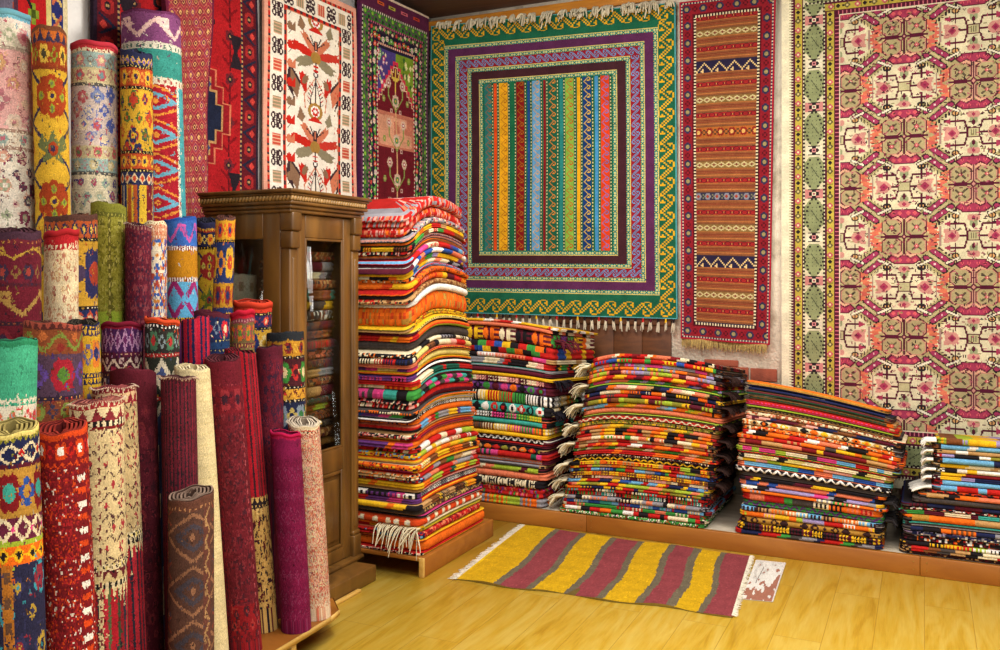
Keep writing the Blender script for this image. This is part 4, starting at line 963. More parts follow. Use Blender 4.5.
    S4=('olive green roll loosely wrapped with lime patch', lambda w, h: c(w, h, 30, [(8, 'p', ['8a8a34']), (4, 'd', ['6a6a2c', 'b8b050'])], ('mess', ['a09a3c', '8a842c', 'b4ac54', '6c6828'], 2, 1, [.5, .25, .15, .1]), side=[(44, 8, 'v', ['948c34', '5c5a2c', 'c0b460', '7a3c34']), (30, 3, 'd', ['6a6428', 'c0b460'])], low=(.72, [], ('floral', ['a4b83c', '9ab838', 'a8bc44'], 1.5))), ('8a8440', '5c5828'), None, None, .56),
    S3=('brown topped roll with yellow and navy figures behind the cream red-edged roll', lambda w, h: c(w, h, 31, [(5, 'p', ['5c3c34']), (14, 'm', ['b8582c', '2c3050', 'd8b048'], 9), (3, 'd', 'kY')], ('belt', 'k', [(54, 'f', ['c89a34', '30305c', 'a8402c', '4a3a58'], 60), (3, 'd', 'kc'), (14, 'm', ['28305a', 'c85030', 'd8b890'], 12), (40, 'v', ['a83c2c', 'd89040', '2c3058', 'd8b048'], 30)])), ('7a4c38', '4c3028'), None, None, .52),
    S5b=('white and blue figured roll with tan top band in the upper middle row', lambda w, h: c(w, h, 32, [(3, 'd', 'cR'), (8, 'x', ['d8a888', 'c86a4c', 'efe0c8'], 10), (4, 'd', ['c88a68', 'f0e0c8'])], ('mess', ['ece0c8', '3c62b0', 'd88a3c', 'b04838'], 3, 1, [.4, .3, .17, .13])), ('c8b8a0', '8a7060'), None, None, .5),
    R4=('yellow roll with navy rim and red flowers in the tall back row', lambda w, h: c(w, h, 33, [(5, 'p', ['2c3050']), (9, 'm', ['28305c', 'd8b040', '8a6ab0'], 9), (3, 'd', 'kY'), (18, 'f', ['b84c28', 'e0b038', '2c2c50', 'd89040'], 20), (3, 'd', 'kY')], ('floral', ['d4a834', 'b84628', '4c6a34', '2c3058', 'b83c30'], 1.9), low=(.48, [(3, 'd', 'kY'), (14, 'f', ['b84c28', 'e0b038', '2c2c50', 'd89040'], 18), (3, 'd', 'kY'), (12, 'm', ['2c3058', 'e0c8a0', 'c84c30'], 12)], ('vs', ['7a1c2c', 'e0b038', '2c3a6a', 'e0c8a0', '2c3a6a', 'e0b038', 'b8582c', 'e0b838', 'b8582c', '2c3058', 'e0b838'], [14, 2, 5, 3, 5, 2, 6, 3, 6, 3, 12]))), ('38385a', '28283a'), None, None, .84),
    R3=('pale roll with red rim and blue, pink and cream flowers in the tall back row', lambda w, h: c(w, h, 34, [(6, 'p', ['c83a44']), (3, 'd', 'cR'), (14, 'f', ['9cb4b0', 'd89090', 'e8d8a8', '8a7a70'], 24), (14, 'f', ['d8cca0', 'c8606a', '7a9aa0', 'b88a80'], 24), (3, 'd', ['5c5a58', 'd8ccb0'])], ('floral', ['d6c6c0', '5868b8', 'd88a90', 'c8606a', 'e8d8b8', '6a7ac0', '8a9ac8'], 1.6), low=(.45, [(12, 'f', ['d8cca0', 'c8606a', '7a8a60', 'b88a80'], 22), (12, 'f', ['a0bcb8', 'd8c898', 'e8e0c0', 'c88a90'], 20), (3, 'd', ['5c5a58', 'd8ccb0'])], ('floral', ['e8dcbc', 'b84c6a', '6a5a90', 'c8c0a0', '9ab0a0'], 1.4)), side=None), ('c84450', '8a4048'), ('c83848', .014), None, .9),
    R2=('yellow roll with big red flowers and brown zigzag top in the tall back row', lambda w, h: c(w, h, 35, [(4, 'p', ['7a4830']), (9, 'z', ['3a3450', 'c86a2c']), (20, 'f', ['9c4020', 'e0b848', '4a4430', '8a9a30'], 30), (3, 'p', ['8a3c20'])], ('big', ['d8ac34', 'a8421f', '6c7448', '38304e', '96a032'], 46)), ('9a6a48', '6a4430'), None, None, .98),
    R1=('pale pink and cream rolled carpet with light blue rim at the upper left edge', lambda w, h: c(w, h, 36, [(7, 'p', ['78b8cc']), (4, 'p', ['efe0d4']), (20, 'f', ['f0e6d2', 'e0a0a0', 'c86a78', 'b8c0a0'], 30), (3, 'd', ['b8a898', 'f0e4d0'])], ('floral', ['eeb8b4', 'f0d8c8', 'e8c8b0', 'f0e4d4', 'c8808a', 'd8a878'], 2.1), low=(.45, [(3, 'd', ['b09080', 'f0e4d0']), (12, 'f', ['f0e6d4', '9ab0a8', 'c87080', 'd8c0a8'], 20), (3, 'd', ['b09080', 'f0e4d0'])], ('floral', ['f2e8d6', '8a3c58', 'e0a890', '5c4a5c', 'e8c8b8', 'a8b090'], 1.5)), side=None), ('7ab8c8', '5a8a98'), ('78bcd0', .016), None, .98),
    R5=('thick roll with purple figured top, teal band and red panel in the tall back row', lambda w, h: c(w, h, 37, [(3, 'p', ['6a3058']), (30, 'h', ['824878', 'efc8c0', 'd8b040'], 34), (7, 'd', ['e0dcc8', '5c7a70'], 6), (28, 'p', ['3c948a']), (7, 'd', ['e8e0c8', 'a84c48'], 6)], ('tribal', ['a81f2e', 'e0943c', '6aa8c0', 'c83a30', 'efd8b0'], 34), side=[(46, 3, 'd', ['efe6d0', '5c7a80']), (49, 15, 'p', ['4ea8b0'])]), ('7a4068', '4a2848'), None, None, .95),
    )
    for i, (k, (lab, pat, rim, bind, fr, hv)) in enumerate(S.items()):
        bx, by, tx, ty, R, base, h = ROLLS[k]
        roll(lab, (bx, by), (tx, ty), R, base, h, hv, pat, rim, bind, fr, seed=i, group='rolled carpets standing on the low board')
# ------------------------------------------------------------------ folded kilims in stacks
CN = dict(r='red', R='dark red', o='orange', O='deep orange', y='yellow', Y='pale yellow', g='green', G='dark green', t='sea green', l='lime', k='black', K='charcoal',
          c='cream', w='white', b='blue', B='sky blue', n='navy', p='pink', P='pale pink', m='maroon', u='purple', U='lavender', e='brown', E='tan', a='grey', s='salmon', v='olive', x='ochre', q='dark brown', h='rust')
SN = dict(B='blocked', S='striped', P='plain', F='flecked', Z='zigzag', C='checked', H='barred', D='diamond', T='toothed', O='flowered', M='motif')
ORD = 'first second third fourth fifth sixth seventh eighth ninth tenth eleventh twelfth thirteenth fourteenth fifteenth sixteenth seventeenth eighteenth nineteenth'.split()
TENS = {20: 'twenty', 30: 'thirty', 40: 'forty', 50: 'fifty', 60: 'sixty'}
TH = {20: 'twentieth', 30: 'thirtieth', 40: 'fortieth', 50: 'fiftieth', 60: 'sixtieth'}
def ordinal(n):
    if n <= 19: return ORD[n - 1]
    return TH[n] if n % 10 == 0 else TENS[n // 10 * 10] + '-' + ORD[n % 10 - 1]
def kpat(style, cols, s, nv, rs, scale=1.0):
    """colours for a folded edge: s = distance along the edge of every column (m), nv rows from bottom to top"""
    n = len(s); A = np.zeros((nv, n, 3)); c = [C(q) for q in cols]; v = (np.arange(nv) + .5) / nv; k = len(c); L = s[-1] + 1e-6
    if style in 'BCTHO':
        cuts = [0.0]
        while cuts[-1] < L: cuts.append(cuts[-1] + scale * (rs.uniform(.03, .13) if style == 'B' else .055 if style == 'C' else rs.uniform(.05, .1)))
        ix = np.searchsorted(cuts, s, side='right') - 1; off = rs.randint(0, k)
        if style == 'B' and rs.rand() < .5: perm = rs.randint(0, k, len(cuts) + 1)
        else: perm = (np.arange(len(cuts) + 1) + off) % k
        base = np.array(c)[perm[ix]]
        A[:] = base[None]
        if style == 'C':
            ix2 = np.searchsorted(cuts, s + .028 * scale, side='right') - 1; A[:nv // 2] = np.array(c)[((ix2 + off + 2) % k)][None]
        if style == 'B':
            q = rs.rand()
            if q < .4:
                ix2 = np.searchsorted(cuts, s + rs.uniform(.01, .02), side='right') - 1; A[:nv // 2] = np.array(c)[perm[ix2]][None]
            if q > .55:                               # small ticks in some blocks
                alt = np.array(c)[(perm[ix] + 1) % k]; per = rs.choice([.008, .011, .016]); tick = ((s / per).astype(int) % 2 == 0) & (rs.rand(len(cuts) + 1)[ix] < .3)
                rows = slice(2, nv - 2) if rs.rand() < .6 else slice(0, nv)
                A[rows, tick] = alt[tick][None]
        if style == 'H':
            alt = np.array(c)[(perm[ix] + 1) % k]; tick = (s / .009).astype(int) % 2 == 0
            A[1:nv - 1, tick] = alt[tick][None]
        if style == 'T':
            alt = np.array(c)[(perm[ix] + 1) % k]; f = (s - np.array(cuts)[ix]) / (np.array(cuts + [L])[ix + 1] - np.array(cuts)[ix] + 1e-6)
            tooth = (np.abs((s / .016) % 1 - .5) * 2)
            for j in range(nv):
                msk = ((v[j] < .5 * tooth + .1) | (v[j] > 1 - .5 * tooth * rs.uniform(.6, 1))) & (f > .15) & (f < .85); A[j, msk] = alt[msk]
        if style == 'O':
            A[:] = c[0]; f = (s - np.array(cuts)[ix]) - .03
            for j in range(nv):
                d = np.hypot(f, (v[j] - .5) * .04); A[j, d < .016] = c[1]; A[j, d < .006] = c[2 % k]
    elif style == 'S':
        A[:] = np.array(c)[np.minimum((v * k).astype(int), k - 1)][::-1][:, None] if k <= nv else c[0]
        if rs.rand() < .35: A[nv // 2, (s / .01).astype(int) % 2 == 0] = c[-1]
    elif style == 'P':
        A[:] = c[0]
        if k > 1: A[:2] = c[1]
    elif style == 'F':
        w = [.5] + [.5 / (k - 1)] * (k - 1); per = .009 * scale; m = int(L / per) + 2
        ix = rs.choice(k, (nv // 2 + 1, m), p=w)
        A[:] = np.array(c)[np.repeat(ix, 2, 0)[:nv][:, (s / per).astype(int)]]
    elif style == 'Z':
        tri = np.abs((s / .045) % 1 - .5) * 2
        for j in range(nv): A[j] = np.where((np.abs(v[j] - .2 - .6 * tri) < .16)[:, None], c[1], c[0])
        if k > 2: A[0] = c[2]; A[-1] = c[2]
    elif style == 'D':
        per = .06 * scale; f = np.abs((s / per) % 1 - .5) * 2; ix = (s / per).astype(int)
        cc = np.array(c[1:])[ix % max(1, k - 1)]; c2 = np.array(c)[(ix + 2) % k]
        for j in range(nv):
            d = f + np.abs(v[j] - .5) * 1.9; A[j] = c[0]; A[j, d < .95] = cc[d < .95]; A[j, d < .42] = c2[d < .42]
    elif style == 'M':                                 # comb and hook shapes
        A[:] = c[0]
        per = .11 * scale; f = (s / per) % 1; ix = (s / per).astype(int); cc = np.array(c[1:])[ix % (k - 1)]; c2 = np.array(c[1:])[(ix + 1) % (k - 1)]
        for j in range(nv):
            comb = (f > .1) & (f < .62) & (((v[j] * 8).astype(int) % 2 == 0) | (f < .3)); A[j, comb] = cc[comb]
            dm = (np.abs(f - .8) * 4 + np.abs(v[j] - .5) * 1.6) < .8; A[j, dm] = c2[dm]
    A *= 1 + .1 * rs.randn(nv, n, 1); A *= 1 + .05 * rs.randn(nv, 1, 1)
    return np.clip(A, .003, 1)

def stack(origin, uax, dax, W, D, H, layers, g, left, right, front, ends, where, group, cell=.0062, seed=0, fringes=None, endpat=None, cat='kilim', bulge=.55, name='folded_kilim', back=.05, jit=.012, lobes=1., pscale=1.):
    """layers are listed from the top down; every layer is one folded kilim between two shared wavy surfaces"""
    rs = np.random.RandomState(seed); uax, dax = np.array(uax, float), np.array(dax, float); O = np.array(origin, float)
    hs = np.array([q[0] for q in layers][::-1], float) * rs.uniform(.78, 1.28, len(layers)); hs *= H / hs.sum(); cum = np.concatenate([[0], np.cumsum(hs)])
    n = len(layers); objs = []
    for i in range(n):                                # i from the bottom
        th, style, cols = layers[n - 1 - i][:3]; t = hs[i]; fh = (cum[i] + t / 2) / H
        e = min(.022, t * bulge)
        u0, u1 = left(fh) + rs.uniform(-jit, jit), right(fh) + rs.uniform(-jit, jit); d0 = front(fh) + rs.uniform(-.013, .011); d1 = D
        u0 += e; u1 -= e; d0 += e; rc = .03
        # perimeter path: front, right end, back, left end
        path, side = [], []
        def seg(p, q, m, sd):
            for k in range(m): path.append((p[0] + (q[0] - p[0]) * k / m, p[1] + (q[1] - p[1]) * k / m)); side.append(sd)
        def arc(cx, cy, a0, a1, m, sd):
            for k in range(m): a = a0 + (a1 - a0) * k / m; path.append((cx + rc * math.cos(a), cy + rc * math.sin(a))); side.append(sd)
        de = .42
        seg((u0 + rc, d0), (u1 - rc, d0), max(20, int((u1 - u0) / cell)), 0); arc(u1 - rc, d0 + rc, -PI / 2, 0, 5, 1)
        if 'r' in ends: seg((u1, d0 + rc), (u1, d0 + de), int(de / (cell * 1.25)), 1); seg((u1, d0 + de), (u1, d1 - rc), 4, 1)
        else: seg((u1, d0 + rc), (u1, d1 - rc), 10, 1)
        arc(u1 - rc, d1 - rc, 0, PI / 2, 3, 2); seg((u1 - rc, d1), (u0 + rc, d1), 10, 2); arc(u0 + rc, d1 - rc, PI / 2, PI, 3, 2)
        if 'l' in ends: seg((u0, d1 - rc), (u0, d0 + de), 4, 3); seg((u0, d0 + de), (u0, d0 + rc), int(de / (cell * 1.25)), 3)
        else: seg((u0, d1 - rc), (u0, d0 + rc), 10, 3)
        arc(u0 + rc, d0 + rc, PI, 1.5 * PI, 5, 3)
        P = np.array(path); side = np.array(side); m = len(P)
        tan = np.roll(P, -1, 0) - np.roll(P, 1, 0); nrm = np.stack([tan[:, 1], -tan[:, 0]], 1); nrm /= np.linalg.norm(nrm, axis=1)[:, None] + 1e-9
        s = np.concatenate([[0], np.cumsum(np.linalg.norm(np.diff(P, axis=0), axis=1))])
        nv = 8 if t > .02 else 6
        fz = .5 - .5 * np.cos(np.linspace(0, PI, nv + 1)); 
        one = np.sin(np.linspace(0, PI, nv + 1)) ** .7; two = np.abs(np.sin(2 * PI * fz)) ** .6 * .85; two[nv // 2] = .25; two[0] = two[-1] = 0
        lob = rs.rand() < .3
        wgt = np.where(side == 0, 1. if lob else 0., 1. if rs.rand() < lobes else 0.)
        wgt = np.convolve(np.concatenate([wgt[-6:], wgt, wgt[:6]]), np.ones(9) / 9, 'same')[6:-6]
        wavy = 1 + .12 * np.sin(s * 14 + rs.rand() * 6) + .06 * rs.randn(m)
        gap = .0011
        def zof(pu, pd, f):
            gg = g(pu / W, pd / D) * (1 - back * np.clip(pd / D, 0, 1)); lo = cum[i] * gg + gap; hi = cum[i + 1] * gg - gap
            return lo + (hi - lo) * f
        def pts(p2, f, dz=0.0):
            z = zof(p2[:, 0], p2[:, 1], f) + dz
            return O + p2[:, :1] * uax + p2[:, 1:] * dax + np.stack([0 * z, 0 * z, z], 1)
        rows = []
        cen = np.array([(u0 + u1) / 2, (d0 + d1) / 2]); last = i == n - 1
        for sc_, dz in ((.3, .003), (.6, .0025), (.8, .002), (.93, .001)): rows.append(pts(cen + (P - cen) * sc_, 0, dz))
        for j in range(nv + 1):
            off = e * ((1 - wgt) * one[j] + wgt * two[j]) * wavy
            rows.append(pts(P + nrm * off[:, None], fz[j]))
        for sc_, dz in ((.93, -.001), (.8, -.002), (.6, -.0025), (.3, -.003)): rows.append(pts(cen + (P - cen) * sc_, 1, dz))
        A = np.zeros((nv, m, 3))
        A[:] = kpat(style, cols, s, nv, rs, pscale)
        if endpat is not None:
            es, ec = endpat[rs.randint(len(endpat))]
            if rs.rand() < .7: ec = cols[:2] + ec[:2]
            if th > 1.3: es = style if style != 'C' else 'B'; ec = cols
            B2 = kpat(es, ec, s, nv, rs); msk = side == (3 if 'l' in ends else 1); A[:, msk] = B2[:, msk]
            A[nv // 2, msk] *= .75
        fi = np.where(side == 0)[0]; um = (P[:, 0] + np.roll(P[:, 0], -1)) / 2
        capc = []
        for sc_ in (.97, .87, .7, .45, .15):
            q = cen[0] + (um - cen[0]) * sc_; capc.append(A[-1][fi[np.clip(((q - u0 - rc) / (u1 - u0 - 2 * rc) * len(fi)).astype(int), 0, len(fi) - 1)]])
        colr = np.concatenate([A[:1]] * 4 + [A] + [q[None] for q in capc[:4]])
        mb = MB(); mb.grid(np.array(rows), colr, closed=True)
        c0 = pts(cen[None], 0, .002)[0]; c1 = pts(cen[None], 1, -.002)[0]
        mb.add(np.concatenate([[c0], rows[0]]), T=[(0, (k + 1) % m + 1, k + 1) for k in range(m)], ct=A[0])
        mb.add(np.concatenate([[c1], rows[-1]]), T=[(0, k + 1, (k + 1) % m + 1) for k in range(m)], ct=capc[4])
        o = mb.build(name, M_KILIM)
        nt = n - i; cset = []
        for q in cols:
            if CN.get(q) and CN[q] not in cset: cset.append(CN[q])
        cn = cset[0] if len(cset) == 1 or style == 'P' else f'{cset[0]} and {cset[1]}'
        pos = 'topmost of' if nt == 1 else 'lowest of' if nt == n else f'{ordinal(nt)} from top of'
        tag(o, f'{cn} {SN[style]} folded kilim, {pos} {where}', cat, group)
        objs.append(o)
        for (sd, sel, fcol, L, num, out) in fringes or ():
            if nt in sel:
                fm = MB(); ue = u0 - e * .8 if sd == 'l' else u1 + e * .8; sg = -1 if sd == 'l' else 1
                dd = d0 - e * .2 + .24 * np.linspace(0, 1, num) ** 1.4 + rs.uniform(-.002, .002, num)
                pp = np.stack([np.full(num, ue), dd], 1); rt = pts(pp, rs.uniform(.35, .65, num))
                fun = left if sd == 'l' else right
                def keep(q, k):                        # threads lie outside the layers below
                    loc = q - O; u = loc @ uax; f = np.clip(loc[2] / H, 0, 1); lim = fun(f) + sg * (jit + .018 + .004 * k)
                    return q + uax * ((lim - u) if (u - lim) * sg < 0 else 0)
                strands(fm, rt, [uax * sg * out - dax * rs.uniform(-.1, .3) for k in range(num)], L, .0052, fcol, i, .5, .3, 5, 3, keep)
                fm.build('fringe', M_FRINGE, o)
    return objs

def parse(txt):
    out = []
    for ln in txt.split():
        th, st, co = ln.split('/'); out.append((float(th), st, co))
    return out
TALL = parse('''1.7/F/rPsa 1.7/F/rosPr 1.2/F/aPrck .8/B/yoyrE .9/B/ekgrcK 1.0/S/aPmPa .7/S/oeO 1.1/B/BrcBrpcrub .8/B/swbcgnw 1.1/B/yuyBogUy 1.0/B/bsckay .7/S/BrmB 1.0/F/oOe
1.0/B/royrcms .9/F/Ee 1.5/P/w 2.7/F/oOxo 1.0/F/yvre .9/S/yYk .8/S/oOl 1.4/P/K .9/B/kcakc .9/B/YekcPr .7/S/srmy 1.1/P/Y .6/S/yok .9/S/kwkr .7/B/rckrG .8/S/GtmG 2.1/C/ptkgpK 1.3/S/rrmr .6/S/Koy
.9/S/yaY .9/H/kw .8/P/o 1.0/B/srgayuB .7/S/EeoE .7/S/rmra .9/P/o .9/B/rcrwlyrw 1.0/B/yrwcrol 1.0/B/oyarBlyo .9/B/oycek .7/S/oye .9/B/EcPraeg 1.0/B/rarBsa .8/B/yolrG .8/S/rPm
.9/H/wka .9/S/ryoOl 1.0/B/EkeoyK 1.0/F/KEeY .6/S/pkPk 1.4/O/Ocw .5/P/c .8/S/vyl 1.3/F/rRs .5/S/yo 1.6/P/o .5/S/ry''')
CORNER = parse('''.6/B/ywrEsy .7/P/s 2.1/M/mugyockog 2.2/C/okgrbykrg .9/B/srpckwP 1.1/B/kPwkprca .6/S/tak .7/P/m .7/P/y .8/T/mcP 1.3/D/ugmpok 1.5/H/kwkcyrg 1.3/D/trkw 1.1/H/kpglyow .8/P/t 1.4/H/ecypgoK
.6/P/y .7/Z/kwm .8/S/rmk .9/D/kEorv .9/B/rrrGp .8/S/sas .6/S/aK .9/B/slvllmcs 1.1/P/s 1.2/T/ck 2.0/F/rupmgs 1.4/B/oloaola''')
FRINGED = parse('''1.2/B/RkoscKr 1.2/B/rygrbyrg 1.0/B/aelpUasl .9/B/oUylaoe 1.1/B/smPsUasl 1.0/B/ryoryrm 1.0/B/gUebUgps .6/S/lg 1.0/B/knoPcsE .9/B/yoncrk .8/B/qkmKr 1.0/B/vymelv .9/B/oaBolyso 1.4/P/s .8/S/lkE 1.0/Z/rcnk
1.0/F/vEky 1.1/B/soEyvs .9/B/rkEoyk .9/B/orEoyk .9/B/cgkycs .9/B/sEcrck 1.0/B/orwEyor .9/B/gcvlEg 1.0/B/rosrEr .9/F/kEmc .9/Z/kym .9/B/oyrklE .9/B/rslEoy .9/B/bngrBa 1.1/T/yoe
1.0/B/ecPEcm 1.0/B/ybBrByrn 1.0/B/lyrvls .9/B/vrnyvo 1.0/H/rkctr .9/H/rtwkrg .9/B/akcasa 1.0/B/BrbcBbt .9/B/grcsgc 1.0/B/cgwrok 1.0/F/gwkrc''')
DROOP = parse('''1.5/S/oxn .6/P/n 1.0/S/emGK 1.2/S/EGe 1.1/S/rrp .5/P/l .9/S/KqE 1.3/F/cshe 1.0/B/esEnmPe 1.1/D/cEkoy .9/F/orckE .9/B/wkorws 1.0/B/orEyvKo .9/B/sRymRE .8/S/REr 1.1/B/BlpcKmBr .7/Z/rkl 1.0/B/ccYckY
.9/B/xlsycPo .9/B/BtBBcsbbP 1.1/Z/kws 1.2/P/K .7/B/kmyk 1.2/B/sbssbn 1.0/B/UyaUkpw .9/B/orgsca 1.4/B/ckosrgK 1.6/Z/guctG 1.0/H/qEocB 1.1/B/rwoPyolU 1.2/D/xqxq 1.5/T/myk .9/B/anrgK''')
EDGE = parse('''1.5/B/yylUvey 1.2/B/RwbBrwRE 1.0/B/EEoRyEw .8/B/rwkvUr 1.2/B/RnBBBr .9/B/cERycE .9/B/wvkyUvw .8/B/ERyERw .9/B/mwyUny 1.2/B/rRBBBB 1.0/B/rBBBRB .7/F/kOr 1.0/B/kosokE
1.1/P/K 1.2/B/nmnkmn .8/F/kcrwm 1.0/B/mtrgmc 1.3/B/ooEyox 1.0/S/tKa .9/B/oeonak 1.0/F/nUkaw 1.1/F/kmwro 1.0/H/kyrlwk 1.0/B/EkcreK .9/F/qEkm''')
INSIDE = parse('''1/F/eErK 1/B/kEma 1/B/aKec 1/F/hKE 1/B/tKeh 1/B/yKea 1.2/F/Kwae 1/B/emhK 1/F/heK 1.2/B/rmKe 1/F/sKhe 1.2/F/mKe 1/B/KkEa 1/F/hEKk 1.2/B/heEm 1/F/KeaG 1/B/hKlE 1/F/ekKh 1/B/hyKk 1/F/eKmE''')

PZ = .098
def build_stacks():
    # tall stack beside the cabinet: the long side faces +x, one end faces the camera
    Ht = 1.885 - .06
    ends = [('B', 'rykcoG'), ('F', 'krcP'), ('B', 'oykEcr'), ('H', 'kcrn'), ('S', 'kaKk'), ('B', 'upgkpb'), ('F', 'okcE'), ('S', 'ExEo'), ('F', 'nBkc'), ('P', 'K'), ('S', 'mMm'), ('B', 'oyEack')]
    def gt(u, d):
        u = np.clip(u, -.05, 1.05); return 1 - .05 * (np.maximum(0, u - .4) / .6) ** 2 - .085 * (np.maximum(0, .42 - u) / .42) ** 2
    stack((-2.235, 3.835, PZ), (0, 1, 0), (-1, 0, 0), .72, .86, Ht, TALL, gt, lambda f: .0 + .02 * f, lambda f: .72 - .085 * f, lambda f: .02 + .1 * f ** .8, 'l',
          'tall stack beside cabinet', 'kilims of the tall stack', cell=.0068, seed=1, endpat=ends, jit=.02, lobes=.4, back=0,
          fringes=[('l', (55,), 'efe2c0', .15, 30, .5)])
    # corner stack
    zt = PZ
    stack((-2.82, 4.903, zt), (1, 0, 0), (0, 1, 0), .92, .78, 1.125, CORNER, lambda u, d: 1 - .035 * np.maximum(0, np.clip(u, 0, 1.05) - .6) ** 2 / .16 + .012 * np.sin(u * 5), lambda f: 0., lambda f: .77 + .07 * f, lambda f: .01, 'r',
          'the corner stack', 'kilims of the corner stack', cell=.0066, seed=2, back=.07, endpat=[('S', 'mks'), ('B', 'rkyg'), ('P', 'm'), ('B', 'kcE')],
          fringes=[('r', (3,), '6a2430', .09, 22, .5), ('r', (9, 13), '26222c', .07, 26, .2)])
    # fringed middle stack
    def g3(u, d):
        u = np.clip(u, -.06, 1.06); return 1 - .12 * (np.maximum(0, .4 - u) / .4) ** 2 - .05 * (np.maximum(0, u - .5) / .5) ** 2
    lf = (2, 7, 12, 17, 22, 28, 33, 38)
    stack((-1.905, 4.903, zt), (1, 0, 0), (0, 1, 0), .9, .78, .955, FRINGED, g3, lambda f: -.062 + .21 * f, lambda f: .82 + .09 * np.sin(np.minimum(1, f * 1.1) * PI / 2), lambda f: .01 + .01 * f, 'r',
          'the middle stack', 'kilims of the fringed middle stack', cell=.0055, seed=3, pscale=.62, back=.11, endpat=[('F', 'qkeR'), ('B', 'kRqe'), ('F', 'kKe')],
          fringes=[('l', lf, 'f8ecc8', .095, 52, .35), ('r', (3, 7, 11, 15, 19, 23, 27, 31), '3a2622', .055, 34, .7)])
    # drooping stack
    def g4(u, d): u = np.clip(u, -.05, 1.08); return 1 - .16 * u ** 1.5
    stack((-.945, 4.903, zt), (1, 0, 0), (0, 1, 0), .82, .78, .845, DROOP, g4, lambda f: .01 + .05 * f + .02 * np.sin(f * 9), lambda f: .768 + .087 * np.clip((f - .36) / .26, 0, 1) - .075 * np.clip((f - .8) / .2, 0, 1), lambda f: .01, 'r',
          'the sloping stack', 'kilims of the sloping stack', cell=.0058, seed=4, pscale=.85, back=.15, endpat=[('F', 'kKqe'), ('B', 'oEkn'), ('S', 'kKa')],
          fringes=[('r', (24, 28), '3a3638', .04, 28, .2)])
    # stack at the right edge
    stack((-.122, 4.903, zt), (1, 0, 0), (0, 1, 0), 1.0, .78, .60, EDGE, lambda u, d: 1 - .3 * np.maximum(0, .12 - np.clip(u, -.05, 1)) ** 1, lambda f: .012 + .15 * np.clip((f - .42) / .16, 0, 1), lambda f: 1.0, lambda f: .012, 'l',
          'the low right stack', 'kilims of the low right stack', cell=.0058, seed=5, back=.17, endpat=[('F', 'kqe'), ('S', 'Kka')],
          fringes=[('l', (1, 3, 5, 7, 9, 11), 'fffaf0', .041, 84, .8)])
    # dim pile behind the cabinet glass
    stack((-2.642, 3.295, .702), (0, 1, 0), (-1, 0, 0), .40, .2, .92, INSIDE, lambda u, d: 1 + 0 * u, lambda f: .008, lambda f: .39, lambda f: .008, '',
          'dim cabinet pile', 'textiles inside the cabinet', cell=.008, seed=6, cat='textile', name='folded_textile')
